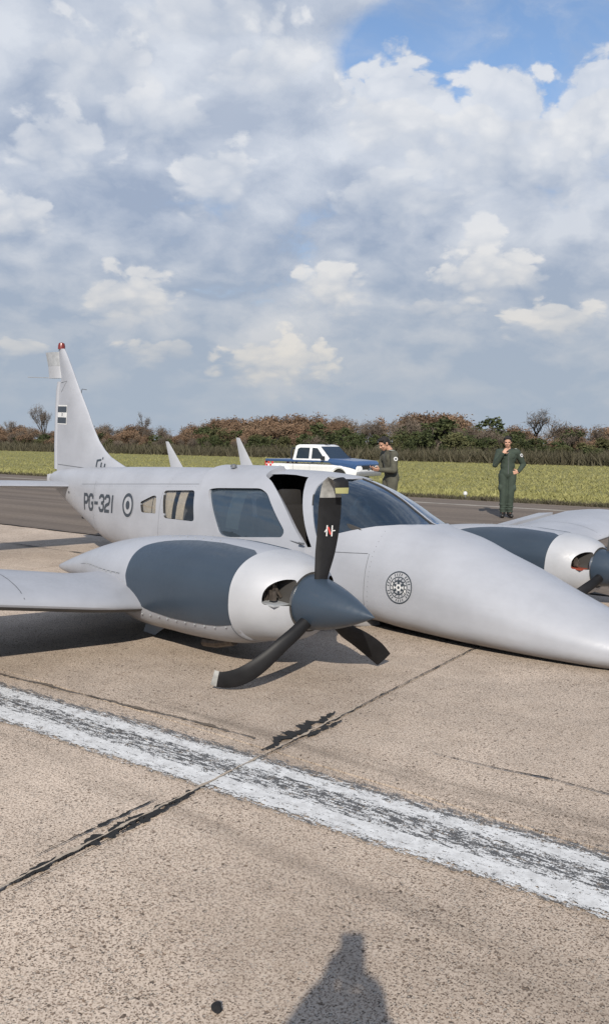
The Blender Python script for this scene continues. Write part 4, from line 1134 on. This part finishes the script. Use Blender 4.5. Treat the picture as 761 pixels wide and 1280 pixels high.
def hand(bm, wrist, dirv, palm_n, curl, sc=1.0):
    """palm, four jointed fingers of unequal length and a thumb from the side of the palm"""
    w = Vector(wrist); d = Vector(dirv).normalized(); n = Vector(palm_n); n = (n - d * n.dot(d)).normalized(); s = d.cross(n)
    kn = w + d * .085 * sc
    for q in (-.028, -.009, .010, .028): capsule(bm, w + s * q * .6 * sc, .016 * sc, kn + s * q * sc, .0135 * sc, 8)
    for q, L in ((-.030, .070), (-.010, .082), (.011, .076), (.030, .060)):
        p = kn + s * q * sc; a = d
        for k, f in enumerate((.45, .32, .25)):
            a = (a * math.cos(curl) + n * math.sin(curl)).normalized(); nn = (n * math.cos(curl) - d * math.sin(curl))
            e = p + a * L * f * sc; capsule(bm, p, (.0105 - .001 * k) * sc, e, (.0095 - .001 * k) * sc, 8); p = e
    t0 = w + d * .025 * sc - s * .030 * sc; t1 = t0 + (d * .6 - s * .75 + n * .35).normalized() * .04 * sc; t2 = t1 + (d * .85 - s * .25 + n * .45).normalized() * .032 * sc
    capsule(bm, t0, .016 * sc, t1, .012 * sc, 8); capsule(bm, t1, .012 * sc, t2, .0095 * sc, 8)


def person(loc, phi, scale, pose, suit, label, cat='person', patch=False):
    root = empty('person', Matrix.Translation(loc) @ Matrix.Rotation(phi, 4, 'Z') @ Matrix.Scale(scale, 4)); tag(root, label, cat)
    J = {k: Vector(v) for k, v in pose['j'].items()}
    hc = J['head']; hr = Matrix.Rotation(pose.get('yaw', 0), 3, 'Z') @ Matrix.Rotation(pose.get('nod', 0), 3, 'X')
    H = lambda x, y, z: hc + hr @ Vector((x, y, z))

    def body(bm):
        ellip(bm, H(0, .005, .025), (.076, .095, .098), hr); ellip(bm, H(0, -.035, -.045), (.056, .062, .072), hr); ellip(bm, H(0, -.055, -.085), (.035, .036, .03), hr)
        capsule(bm, H(0, -.092, .012), .010, H(0, -.112, -.020), .014, 8); ellip(bm, H(.013, -.100, -.024), (.010, .012, .009)); ellip(bm, H(-.013, -.100, -.024), (.010, .012, .009))
        for s in (-1, 1):
            ellip(bm, H(s * .077, .008, -.005), (.011, .020, .033), hr); ellip(bm, H(s * .030, -.084, .030), (.026, .012, .008), hr); ellip(bm, H(s * .036, -.070, -.025), (.024, .022, .024), hr)
        ellip(bm, H(0, -.092, -.055), (.024, .012, .009), hr)
        capsule(bm, H(0, .02, -.05), .052, J['neck'], .056)
        capsule(bm, J['neck'], .06, J['chest'], .10); ellip(bm, J['chest'], (.155, .10, .17)); capsule(bm, J['chest'], .10, J['pelvis'], .11); ellip(bm, J['pelvis'], (.15, .10, .11))
        for s in 'RL':
            capsule(bm, J['sh' + s], .058, J['el' + s], .042); capsule(bm, J['el' + s], .042, J['wr' + s], .028); capsule(bm, J['chest'] + Vector((0, 0, .1)), .07, J['sh' + s], .055)
            capsule(bm, J['hip' + s], .085, J['kn' + s], .055); capsule(bm, J['kn' + s], .055, J['an' + s], .04); capsule(bm, J['an' + s], .04, J['to' + s], .032)
            hd = pose['hand' + s]; hand(bm, J['wr' + s], hd[0], hd[1], hd[2])
    organic('body', body, .0065, 2, SKIN, root)

    def clothes(bm):
        capsule(bm, J['neck'] - Vector((0, 0, .045)), .074, J['chest'], .11)
        ch = J['chest']; pv = J['pelvis']; mid = ch.lerp(pv, .55)
        ellip(bm, ch, (.18, .125, .20)); capsule(bm, ch, .13, mid, .122); ellip(bm, mid, (.158, .118, .13)); ellip(bm, pv, (.176, .128, .14)); capsule(bm, mid, .125, pv, .13)
        for s in 'RL':
            capsule(bm, ch + Vector((0, 0, .10)), .095, J['sh' + s], .078); capsule(bm, J['sh' + s], .078, J['el' + s], .060); w = J['el' + s].lerp(J['wr' + s], .93); capsule(bm, J['el' + s], .060, w, .043)
            e = J['el' + s]
            for k in range(3): ellip(bm, e.lerp(J['sh' + s], .12 + .16 * k), (.064 + .002 * k,) * 3)
            hp, kn, an = J['hip' + s], J['kn' + s], J['an' + s]
            capsule(bm, hp, .106, kn, .078); capsule(bm, kn, .078, an + Vector((0, 0, .05)), .062)
            for k in range(4): ellip(bm, an.lerp(kn, .10 + .13 * k) + Vector((.008 * (-1) ** k, 0, 0)), (.071 + .003 * k, .073, .022))
            ellip(bm, hp.lerp(kn, .62) + Vector((.06 if s == 'L' else -.06, -.03, 0)), (.05, .06, .085))
        for q in (-1, 1): ellip(bm, ch + Vector((q * .085, -.108, .04)), (.055, .022, .065))
    organic('flight_suit', clothes, .011, 3, suit, root)

    def hair(bm):
        ellip(bm, H(0, .018, .048), (.083, .098, .086), hr); ellip(bm, H(0, .06, .0), (.075, .055, .085), hr)
        for k in range(7): ellip(bm, H(-.06 + .02 * k, -.055 + .004 * abs(k - 3), .095), (.024, .03, .022), hr)
        for s in (-1, 1): ellip(bm, H(s * .07, -.01, .035), (.014, .035, .04), hr)
    organic('hair', hair, .008, 2, HAIR, root)
    for s in (-1, 1):
        bm = bmesh.new(); ellip(bm, H(s * .030, -.087, .012), (.012, .008, .007), hr); bobj('eye', bm, EYE, root)
    bm = bmesh.new(); ellip(bm, H(0, -.098, -.056), (.021, .008, .006), hr); bobj('mouth', bm, LIP, root)
    for s in 'RL':
        def boot(bm):
            an, to = J['an' + s], J['to' + s]; capsule(bm, an + Vector((0, 0, .10)), .062, an, .058); capsule(bm, an - Vector((0, 0, .02)), .05, to, .043); capsule(bm, an + Vector((0, .03, -.03)), .042, an, .05)
        organic('boot', boot, .010, 2, BOOT, root)
    if patch:
        c = J['shL'].lerp(J['elL'], .30); out = Vector(patch).normalized(); R_ = out.to_track_quat('Z', 'Y').to_matrix().to_4x4()
        bm = bmesh.new(); add_lathe(bm, [(0, .0), (.038, .0), (.038, .010), (0, .010)], 20, Matrix.Translation(c + out * .072) @ R_); bobj('sleeve_patch', bm, WHITE, root)
        bm = bmesh.new(); add_lathe(bm, [(0, .0), (.020, .0), (.020, .004), (0, .004)], 14, Matrix.Translation(c + out * .083) @ R_); bobj('sleeve_badge', bm, MARK, root)
        bm = bmesh.new(); add_box(bm, J['shL'] + Vector((-.03, -.03, .076)), (.05, .09, .012), None, .004); bobj('shoulder_mark', bm, simple('rank_mark', (.30, .32, .30), .7), root)
    bm = bmesh.new(); ch = J['chest']; pv = J['pelvis']
    for k in range(14):
        p = (ch + Vector((0, 0, .13))).lerp(pv, k / 13); add_box(bm, p + Vector((0, -.132 + (.02 if k == 0 else 0), 0)), (.006, .006, .04))
    z = bobj('zip', bm, SEAM, root); z['kind'] = 'stuff'
    return root


legs = dict(hipL=(.09, 0, .90), hipR=(-.09, 0, .90), knL=(.105, -.03, .49), knR=(-.10, -.02, .49), anL=(.11, .02, .09), anR=(-.105, .0, .09), toL=(.135, -.14, .045), toR=(-.135, -.15, .045))
p1 = dict(j=dict(head=(-.02, -.035, 1.615), neck=(0, .01, 1.47), chest=(0, .01, 1.29), pelvis=(0, 0, .96), shR=(-.185, .01, 1.40), elR=(-.275, -.10, 1.13), wrR=(-.125, -.20, 1.385),
                 shL=(.185, .015, 1.40), elL=(.345, .10, 1.14), wrL=(.215, -.055, .985), **legs),
          yaw=-.12, nod=.22, handR=((.62, .15, .75), (.45, .85, .1), .42), handL=((-.85, -.35, -.15), (-.1, 1, .1), .30))
q = gpt(632, 647)
pl = {**legs, 'knL': (.075, -.03, .49), 'knR': (-.08, -.02, .49), 'anL': (.07, .02, .09), 'anR': (-.075, .0, .09), 'toL': (.095, -.14, .045), 'toR': (-.10, -.15, .045)}; p1['j'].update(pl)
person((q.x, q.y, 0), -.10, 1.0, p1, SUITG, 'man in dark green flight suit, one hand at his mouth, other on his hip', patch=(.62, -.75, .2))
p2_ = dict(j=dict(head=(0, -.135, 1.585), neck=(0, -.03, 1.475), chest=(0, -.01, 1.29), pelvis=(0, .03, .96), shR=(-.185, -.03, 1.39), elR=(-.23, -.08, 1.12), wrR=(-.10, -.27, 1.12),
                  shL=(.185, -.03, 1.39), elL=(.245, -.06, 1.11), wrL=(.10, -.27, 1.11), **legs),
           yaw=.08, nod=.55, handR=((.25, -.9, .1), (.7, .2, .7), .5), handL=((-.25, -.9, .1), (-.7, .2, .7), .5))
Y2 = 15.4; per2 = person(((487 - 380.5) / FPX * Y2, Y2, 0), -1.18, .985, p2_, SUITO, 'man in olive grey flight suit looking down at his hands behind the airplane windshield', patch=(.95, -.1, .1))
# what he looks down at, held in both hands
ph = empty('phone', per2.matrix_basis @ Matrix.Translation((0, -.385, 1.145)) @ Matrix.Rotation(.6, 4, 'X')); tag(ph, 'small dark phone held in both hands by the man in olive grey', 'phone')
boxobj('phone_case', (0, 0, 0), (.075, .15, .010), BOOT, ph, None, .003); boxobj('screen', (0, 0, .0056), (.066, .138, .002), simple('phone_screen', (.02, .025, .03), .1), ph)

# the photographer, whose shadow lies in the foreground
pp3 = dict(j=dict(head=(.03, -.04, 1.605), neck=(.01, .01, 1.47), chest=(0, .01, 1.29), pelvis=(0, 0, .96), shR=(-.19, -.0, 1.40), elR=(-.27, -.17, 1.20), wrR=(-.10, -.36, 1.46),
                  shL=(.19, -.02, 1.41), elL=(.29, -.19, 1.30), wrL=(.06, -.37, 1.555), **legs),
           nod=-.05, handR=((.2, -.2, 1), (.6, .75, 0), .30), handL=((-.35, -.15, 1), (-.75, .65, 0), .30))
person((-.02, -.435, 0), PI, .96, pp3, DENIM, 'person standing behind the camera whose shadow falls on the concrete in front', patch=False)
pm = M.copy(); pm.translation = Vector((0, 0, CAM_H)) - _f * .016 - _u * .045
ph3 = empty('phone', pm); tag(ph3, 'phone held upright by the person casting the foreground shadow', 'phone')
boxobj('phone_case', (0, 0, 0), (.078, .162, .009), BOOT, ph3, None, .003); boxobj('screen', (0, 0, .0052), (.07, .15, .001), bpy.data.materials['phone_screen'], ph3)

# ---------------------------------------------------------------- pickup truck
def car_paint(name, col): return simple(name, col, 0.3, var=0.05, coat=0.5)
TW = car_paint('white_car_paint', (.74, .74, .74)); TB = car_paint('dark_blue_car_paint', (.036, .080, .190)); TG = make_glass('vehicle_glass', (.20, .25, .27), refl=1.2, dens=.5)
RUB = simple('tyre_rubber', (.018, .018, .018), .8); RIMM = simple('grey_rim', (.35, .35, .36), .35, .6); BLK = simple('black_trim', (.02, .02, .022), .5)
LAMP = simple('clear_lamp', (.75, .76, .78), .15); CHK = simple('red_check_print', (.55, .04, .04), .5)
YT = 38.0; tc_ = Vector(((401 - 380.5) / FPX * YT, YT, 0)); tz = ground_z(RN.dot(tc_))
truck = empty('pickup_truck', Matrix.Translation((tc_.x, tc_.y, tz)) @ Matrix.Rotation(-math.radians(38), 4, 'Z')); tag(truck, 'white and blue double-cab pickup truck parked on the grass beyond the runway', 'pickup truck')
# truck space: x forward, y left, z up


def hull(name, prof, w0, mats, parent, bev=.03, wt=None):
    n = len(prof); V = []
    for y in (-1, 1):
        for (x, z) in prof: V.append((x, y * (w0 if wt is None else wt(z)), z))
    F = [list(range(n)), list(range(2 * n - 1, n - 1, -1))] + [[i, (i + 1) % n, n + (i + 1) % n, n + i] for i in range(n)]
    me_o = mesh(name, V, F, mats, parent, False)
    bm = bmesh.new(); bm.from_mesh(me_o.data)
    bmesh.ops.bevel(bm, geom=[e for e in bm.edges if e.is_manifold and e.calc_face_angle(0) > .35], offset=bev, segments=2, affect='EDGES', profile=.6, clamp_overlap=True)
    bm.to_mesh(me_o.data); bm.free(); me_o.data.polygons.foreach_set('use_smooth', [True] * len(me_o.data.polygons)); me_o.data.set_sharp_from_angle(angle=math.radians(40)); return me_o


def arch(cx, r, z0, n=9): return [(cx + r * math.cos(t), max(z0, .36 + r * math.sin(t))) for t in lin(0, PI, n)][::-1]


XF, XR, WR = 1.62, -1.58, .42
low = [(2.42, .42)] + [(2.50, .62), (2.50, .80), (2.40, .90), (-2.50, .90), (-2.55, .62), (-2.50, .46)] + [(XR - WR - .02, .46)] + arch(XR, WR, .42) + [(XR + WR + .02, .40), (XF - WR - .02, .40)] + arch(XF, WR, .42) + [(XF + WR + .02, .42)]
hull('body', low, .86, TW, truck, .02)
belt = hull('belt_panel', [(2.44, .72), (2.49, .94), (2.36, 1.08), (1.06, 1.17), (.98, 1.07), (-.95, 1.07), (-.97, 1.10), (-2.52, 1.10), (-2.52, .985), (1.05, .985), (1.25, .90), (2.10, .80)], .868, TB, truck, .03)
cabp = [(1.10, 1.06), (.42, 1.70), (.20, 1.755), (-.70, 1.755), (-.88, 1.70), (-1.00, 1.06)]
cab = hull('cab', cabp, .8, TW, truck, .04, lambda z: .83 - .12 * max(0, (z - 1.06)) / .7)
for y in (-1, 1):
    for (nm, poly) in (('window', [(.78, 1.14), (.34, 1.60), (.06, 1.62), (.06, 1.14)]), ('window', [(-.08, 1.14), (-.08, 1.62), (-.62, 1.62), (-.74, 1.56), (-.80, 1.14)])):
        V = [(x, y * (.833 - .12 * (z - 1.06) / .7), z) for x, z in poly]; V2 = [(x, y * (.815 - .12 * (z - 1.06) / .7), z) for x, z in poly]; k = len(poly)
        mesh(nm, V + V2, [tuple(range(k)), tuple(range(2 * k - 1, k - 1, -1))] + [(i, (i + 1) % k, k + (i + 1) % k, k + i) for i in range(k)], TG, truck, False)
    boxobj('door_seam', (0.0, y * .862, .75), (.010, .004, .62), SEAM, truck); boxobj('door_seam', (-.93, y * .862, .78), (.010, .004, .6), SEAM, truck)
    boxobj('mirror', (.80, y * .98, 1.18), (.10, .20, .17), BLK, truck, None, .03); boxobj('door_handle', (.16, y * .866, .98), (.14, .02, .03), BLK, truck); boxobj('door_handle', (-.72, y * .866, .98), (.14, .02, .03), BLK, truck)
    boxobj('headlight', (2.40, y * .66, .80), (.17, .34, .17), LAMP, truck, None, .03); boxobj('tail_light', (-2.55, y * .78, .82), (.04, .13, .34), simple('tail_lamp_red', (.4, .03, .03), .3), truck)
    for (x, nm) in ((XF, 'f'), (XR, 'r')):
        wb = bmesh.new(); mt_ = Matrix.Translation((x, y * .74, .36)) @ Matrix.Rotation(PI / 2, 4, 'X')
        add_lathe(wb, [(.22, -.11), (.34, -.12), (.365, -.08), (.365, .08), (.34, .12), (.22, .11)], 28, mt_); wh = bobj('wheel', wb, RUB, truck)
        wb = bmesh.new(); add_lathe(wb, [(0, -.09), (.06, -.09), (.08, -.05), (.20, -.06), (.225, -.105), (.225, .105), (.20, .06), (.08, .05), (0, .05)], 24, mt_); bobj('rim', wb, RIMM, wh)
        ft = bmesh.new(); add_tube(ft, [(x + (WR + .03) * math.cos(t), y * .875, .36 + (WR + .03) * math.sin(t)) for t in lin(.1, PI - .1, 14)], .075, 6); bobj('wheel_flare', ft, TW, truck)
    chk = bmesh.new()
    for i in range(4):
        for j in range(4):
            if (i + j) % 2 == 0: add_box(chk, (-2.44 + .11 * i, y * .8615, .60 + .11 * j), (.108, .004, .108))
    o = bobj('checker_print', chk, CHK, truck, False); o['kind'] = 'stuff'
wsp = [(1.06, 1.12), (.47, 1.67)]
V = [(1.075, -.74, 1.12), (1.075, .74, 1.12), (.475, .66, 1.675), (.475, -.66, 1.675)]; V2 = [(x - .02, y, z - .02) for x, y, z in V]
mesh('windscreen', V + V2, [(0, 1, 2, 3), (7, 6, 5, 4), (0, 1, 5, 4), (1, 2, 6, 5), (2, 3, 7, 6), (3, 0, 4, 7)], TG, truck, False)
boxobj('grille', (2.49, 0, .80), (.05, .92, .17), BLK, truck, None, .02); boxobj('bumper', (2.52, 0, .54), (.16, 1.72, .20), RIMM, truck, None, .04); boxobj('bumper', (-2.58, 0, .54), (.14, 1.66, .16), RIMM, truck, None, .03)
bm = bmesh.new(); add_box(bm, (2.46, -.2, .69), (.10, .9, .05)); bobj('number_plate', bm, LAMP, truck)
bm = bmesh.new(); add_tube(bm, [(-1.12, -.72, 1.08), (-1.14, -.70, 1.45), (-1.16, -.60, 1.58), (-1.16, .60, 1.58), (-1.14, .70, 1.45), (-1.12, .72, 1.08)], .035, 8); bobj('roll_bar', bm, BLK, truck)
bm = bmesh.new(); add_box(bm, (0, 0, 1.762), (.9, .1, .03), None, .01); bobj('roof_rail', bm, BLK, truck)

# small marker light at the edge of the grass
q = gpt(581, 623); mk = empty('edge_marker_light', None, (q.x, q.y, ground_z(RN.dot(q)))); tag(mk, 'small white runway edge light on a short stem at the grass border', 'runway light')
bm = bmesh.new(); add_lathe(bm, [(.07, 0), (.07, .02), (.022, .03), (.022, .12), (.05, .13)], 12); bobj('stem', bm, STAIN, mk)
bm = bmesh.new(); add_lathe(bm, [(.055, .13), (.06, .16), (.05, .21), (.0, .235)], 12); bobj('lamp', bm, WHITE, mk)

# ---------------------------------------------------------------- vegetation


def leaf_mat(name, cols, rough=.8):
    m, n, b = new_mat(name)
    oi = n.add('ShaderNodeObjectInfo').outputs['Random']; tc = n.add('ShaderNodeTexCoord').outputs['Object']
    k = n.noise(tc, 1.6, 4, .6); k2 = n.noise(tc, 9.0, 3, .7)
    c = n.mix(n.ramp(k, .35, .65), cols[0], cols[1]); c = n.mix(n.ramp(k2, .35, .75, 0, .7), c, cols[2])
    c = n.vmath('SCALE', c, scale=n.ramp(oi, 0, 1, .72, 1.25, False))
    n.put(b.inputs['Base Color'], c); b.inputs['Roughness'].default_value = rough; b.inputs['Specular IOR Level'].default_value = .15
    return m


LGREEN = leaf_mat('dark_green_leaves', [(.036, .048, .020), (.055, .066, .026), (.075, .080, .034)])
LOLIVE = leaf_mat('olive_leaves', [(.080, .082, .036), (.105, .100, .046), (.060, .064, .030)])
LRUST = leaf_mat('russet_dry_leaves', [(.165, .104, .066), (.125, .092, .062), (.190, .132, .088)])
LGREY = leaf_mat('grey_brown_twigs', [(.130, .105, .082), (.100, .082, .066), (.165, .130, .100)])
BARK = leaf_mat('grey_bark', [(.085, .070, .055), (.11, .092, .075), (.06, .05, .042)])
GRASSM = leaf_mat('meadow_grass', [(.260, .250, .092), (.325, .300, .130), (.185, .190, .072)])
WEEDM = leaf_mat('dry_weeds', [(.090, .080, .053), (.072, .070, .042), (.125, .105, .070)])


def leaves(centers, per, spread, size, aspect, r, up=0.0):
    """many small leaf quads in clumps"""
    n = len(centers) * per
    C = np.repeat(np.array(centers), per, 0) + r.normal(0, 1, (n, 3)) * np.array(spread)
    d = r.normal(0, 1, (n, 3)); d[:, 2] += up; d /= np.linalg.norm(d, axis=1)[:, None]
    e = r.normal(0, 1, (n, 3)); e -= d * (e * d).sum(1)[:, None]; e /= np.linalg.norm(e, axis=1)[:, None]
    s = size * r.uniform(.6, 1.4, (n, 1)); a = d * s; b = e * s * aspect
    V = np.stack([C - a * .5 - b * .25, C - b * .5 + a * .0, C + a * .5, C + b * .5], 1).reshape(-1, 3)
    F = np.arange(n * 4).reshape(-1, 4)
    return V, F


def mesh_np(name, V, F):
    me = bpy.data.meshes.new(name); me.vertices.add(len(V)); me.vertices.foreach_set('co', np.asarray(V, np.float32).ravel())
    k = F.shape[1]; me.loops.add(F.size); me.loops.foreach_set('vertex_index', F.ravel().astype(np.int32)); me.polygons.add(len(F))
    me.polygons.foreach_set('loop_start', np.arange(0, F.size, k, dtype=np.int32)); me.update(calc_edges=True); me.validate(); return me


def branch_tree(seed, h, spread, depth, r0):
    r = random.Random(seed); bm = bmesh.new(); tips = []
    def grow(p, d, L, rad, dep):
        q = p + d * L; k = p.lerp(q, .5) + Vector((r.uniform(-1, 1), r.uniform(-1, 1), 0)) * L * .07
        add_tube(bm, [p, k, q], [rad, rad * .82, rad * .62], 5 if dep > 1 else 3, False)
        if dep == 0: tips.append(q); return
        for i in range(r.choice((2, 3, 3))):
            nd = (d + Vector((r.uniform(-1, 1), r.uniform(-1, 1), r.uniform(-.15, .75))) * spread).normalized(); grow(q if i else k.lerp(q, .8), nd, L * r.uniform(.6, .85), rad * .6, dep - 1)
        tips.append(q)
    for i in range(r.choice((1, 2, 3))):
        grow(Vector((r.uniform(-.1, .1), r.uniform(-.1, .1), -.1)), Vector((r.uniform(-.3, .3), r.uniform(-.3, .3), 1)).normalized(), h * .30, r0, depth)
    return bm, tips


def archetype(kind, seed):                    # returns [(part name, mesh, material)] about 1 m high in proportion
    r = np.random.default_rng(seed); rr = random.Random(seed)
    if kind in ('green', 'olive'):
        bm, tips = branch_tree(seed, 1.0, .55, 3, .045)
        bmm = bpy.data.meshes.new('trunk'); bm.to_mesh(bmm); bm.free()
        cs = []
        nl = rr.choice((4, 5, 6))
        lobes = [(rr.uniform(-.36, .36), rr.uniform(-.36, .36), rr.uniform(.28, .78), rr.uniform(.16, .30)) for _ in range(nl)]
        for (x, y, z, q) in lobes:
            for _ in range(16):
                v = r.normal(0, 1, 3); v /= np.linalg.norm(v); v *= q * rr.uniform(.7, 1.05); cs.append((x + v[0], y + v[1], max(.06, z + v[2] * .9)))
        V, F = leaves(cs, 26, (.045, .045, .04), .062, .7, r)
        return [('trunk', bmm, BARK), ('crown', mesh_np('crown', V, F), LGREEN if kind == 'green' else LOLIVE)]
    if kind in ('russet', 'grey'):
        bm, tips = branch_tree(seed, 1.0, .50, 4, .022)
        bmm = bpy.data.meshes.new('trunk'); bm.to_mesh(bmm); bm.free()
        t = [(p.x, p.y, p.z) for p in tips]
        if kind == 'russet': V, F = leaves(t, 15, (.055, .055, .055), .050, .42, r, .6)
        else: V, F = leaves(t, 9, (.05, .05, .06), .085, .10, r, 1.0)
        return [('trunk', bmm, BARK), ('crown', mesh_np('crown', V, F), LRUST if kind == 'russet' else LGREY)]
    if kind == 'bare':
        bm, tips = branch_tree(seed, 1.0, .42, 5, .020)
        bmm = bpy.data.meshes.new('trunk'); bm.to_mesh(bmm); bm.free(); t = [(p.x, p.y, p.z) for p in tips]
        V, F = leaves(t, 3, (.02, .02, .03), .07, .06, r, 1.0)
        return [('trunk', bmm, BARK), ('crown', mesh_np('crown', V, F), LGREY)]


ARCH = {}
for kd, cnt in (('green', 5), ('olive', 4), ('russet', 5), ('grey', 4), ('bare', 3)):
    ARCH[kd] = []
    for i in range(cnt):
        ps = archetype(kd, 100 * len(ARCH) + i * 7 + 3)
        hh = max(max(v.co.z for v in me.vertices) for _, me, _ in ps); ww = max(max(abs(v.co.x) for v in me.vertices) for _, me, _ in ps)
        for _, me, mt_ in ps: me.materials.append(mt_)
        ARCH[kd].append((ps, hh, ww))
LAB = {'green': ('leafy_shrub', 'dark green leafy shrub growing in the thicket beyond the meadow', 'shrub', 'dark green shrubs beyond the meadow'),
       'olive': ('olive_shrub', 'dull olive shrub growing in the thicket beyond the meadow', 'shrub', 'olive shrubs beyond the meadow'),
       'russet': ('russet_tree', 'russet brown half-bare tree growing in the thicket beyond the meadow', 'tree', 'russet trees beyond the meadow'),
       'grey': ('grey_tree', 'grey brown leafless tree growing in the thicket beyond the meadow', 'tree', 'grey leafless trees beyond the meadow')}


def plant(kd, m_, n_, height, wide=1.0, label=None, group=True, name=None):
    ps, hh, ww = rr_.choice(ARCH[kd]); L = LAB.get(kd)
    loc = mn(m_, n_, ground_z(n_)); s = height / hh
    o = empty(name or L[0], Matrix.Translation(loc) @ Matrix.Rotation(rr_.uniform(0, 2 * PI), 4, 'Z') @ Matrix.Diagonal((s * wide, s * wide, s, 1)))
    tag(o, label or L[1], L[2] if L else 'tree', (group if isinstance(group, str) else L[3]) if (L and group) else None)
    for nm, me, _ in ps:
        c = bpy.data.objects.new(nm, me); COL.objects.link(c); c.parent = o
    return o


ZONES = ((75, 'left of the airplane fin'), (205, 'between fin and rear antenna'), (330, 'between antennas and truck'), (480, 'behind the pickup truck'), (605, 'between the two men'), (9999, 'right of the standing man'))
ROWS = ('front row', 'second row', 'middle row', 'fourth row', 'back row')
_o = ['first', 'second', 'third', 'fourth', 'fifth', 'sixth', 'seventh', 'eighth', 'ninth']
ORD = _o + ['tenth', 'eleventh', 'twelfth', 'thirteenth', 'fourteenth', 'fifteenth', 'sixteenth', 'seventeenth', 'eighteenth', 'nineteenth', 'twentieth'] + ['twenty-' + q for q in _o] + ['thirtieth'] + ['thirty-' + q for q in _o] + ['fortieth'] + ['forty-' + q for q in _o]
LOOK = {'green': 'dark green leafy shrub', 'olive': 'dull olive shrub', 'russet': 'russet half-bare tree', 'grey': 'grey-brown leafless tree'}
rr_ = random.Random(5)
top_y = pchip([-200, 0, 60, 150, 210, 270, 330, 375, 420, 470, 520, 560, 610, 660, 710, 761, 950], [531, 531, 533, 531, 533, 524, 521, 515, 519, 512, 513, 519, 525, 527, 529, 533, 536])
hory = lambda u: 551.6 + .0105 * (u - 380.5)


def pix(m_, n_):
    p = mn(m_, n_); return 380.5 + FPX * p.x / p.y, p.y


count = 0
ROWSET = {}
for row, (n0, step, hf, kinds) in enumerate(((85, 2.4, .50, 0), (91, 2.5, .68, 1), (99, 2.6, .86, 2), (107, 2.8, .97, 2), (117, 2.2, 1.02, 3))):
    m_ = -(n0 - 80) * 1.9 - 250
    while m_ < 5:
        m_ += step * rr_.uniform(.6, 1.4); nn_ = n0 + rr_.uniform(-3, 3); u, y = pix(m_, nn_)
        if u < -190 or u > 950: continue
        zt = CAM_H + (hory(u) - top_y(u)) / FPX * y; full = zt - ground_z(nn_)
        h_ = full * hf * rr_.uniform(.72, 1.10)
        left = u < 260; right = u > 430; x_ = rr_.random()
        if kinds == 0:
            if left and x_ < .55: continue
            kd = ('olive' if x_ < .55 else 'green') if not left else ('olive' if x_ < .75 else 'grey')
            if not right and not left and x_ < .25: kd = 'grey'
        elif kinds == 1: kd = ('green' if x_ < .16 else 'grey' if x_ < .55 else 'russet') if left else (('green' if x_ < .72 else 'olive') if right else ('green' if x_ < .48 else 'olive' if x_ < .65 else 'russet'))
        elif kinds == 2: kd = ('russet' if x_ < .7 else 'grey') if left else (('russet' if x_ < .30 else 'grey' if x_ < .72 else 'green') if right else ('russet' if x_ < .88 else 'green'))
        else: kd = ('grey' if x_ < .6 else 'russet') if (left or right) else ('russet' if x_ < .85 else 'grey')
        zone = next(z for lim, z in ZONES if u < lim)
        o = plant(kd, m_, nn_, h_, rr_.uniform(1.0, 1.6) if kd in ('green', 'olive') else rr_.uniform(1.0, 1.5)); ROWSET.setdefault((kd, zone, row), []).append((u, o))
for (kd, zone, row), lst in ROWSET.items():
    for k, (u, o) in enumerate(sorted(lst, key=lambda q: q[0])):
        o['label'] = LOOK[kd] + (', ' if len(lst) == 1 else ', ' + ORD[k] + ' from left, ') + zone + ', ' + ROWS[row]


def at_px(u, n_):                              # the place along the row of that depth seen at column u
    k = (u - 380.5) / FPX; return n_ * (k * .788 - .616) / (k * .616 + .788)


for (u, n_, yt, wide, lab) in ((54, 100, 503, .85, 'tall bare tree with upright forked limbs left of the airplane fin'), (172, 104, 514, .9, 'thin bare tree standing alone right of the airplane fin'),
                               (668, 112, 510, 2.1, 'bare round-crowned tree rising above the thicket on the right'), (13, 104, 524, 1.1, 'low bare tree at the far left end of the thicket')):
    m_ = at_px(u, n_); uu, y = pix(m_, n_); plant('bare', m_, n_, CAM_H + (hory(u) - yt) / FPX * y - ground_z(n_), wide, lab, False, 'bare_tree')

r = np.random.default_rng(3)


def blades(name, N, nfun, hfun, per, mat, wid, lean):
    nn_ = nfun(N); k = r.uniform(-.52, .52, N); mm = nn_ * (k * .788 - .616) / (k * .616 + .788)
    z = np.where(nn_ < 21.5, 0, -DROP * np.clip((nn_ - 21.5) / DLEN, 0, 1))
    base = np.stack([mm * RD.x + nn_ * RN.x, mm * RD.y + nn_ * RN.y, z], 1)
    B = np.repeat(base, per, 0); h = np.repeat(hfun(N), per) * r.uniform(.5, 1.2, N * per); B[:, :2] += r.normal(0, 1, (N * per, 2)) * h[:, None] * .35
    a = r.uniform(0, PI, N * per); dx = np.stack([np.cos(a), np.sin(a), np.zeros_like(a)], 1) * (wid * h)[:, None]
    T_ = B + np.stack([r.normal(0, lean, N * per) * h, r.normal(0, lean, N * per) * h, h], 1)
    V = np.stack([B - dx, B + dx, T_], 1).reshape(-1, 3); F = np.arange(len(V)).reshape(-1, 3)
    me = mesh_np(name, V, F); o = link(name, me, None, mat); tag(o, kind='stuff'); return o


blades('meadow_grass', 54000, lambda N: 22.2 + 57 * r.random(N) ** 1.25, lambda N: r.uniform(.04, .10, N) * np.where(r.random(N) < .06, 1.9, 1), 4, GRASSM, .22, .7)
blades('dead_grass_verge', 5000, lambda N: 21.6 + r.exponential(.5, N), lambda N: r.uniform(.05, .14, N), 4, WEEDM, .15, .6)
blades('dry_weeds', 27000, lambda N: 75.5 + 13 * r.random(N) ** 1.2, lambda N: r.uniform(.35, 1.0, N) * np.where(r.random(N) < .3, 1.5, 1), 5, WEEDM, .07, .45)
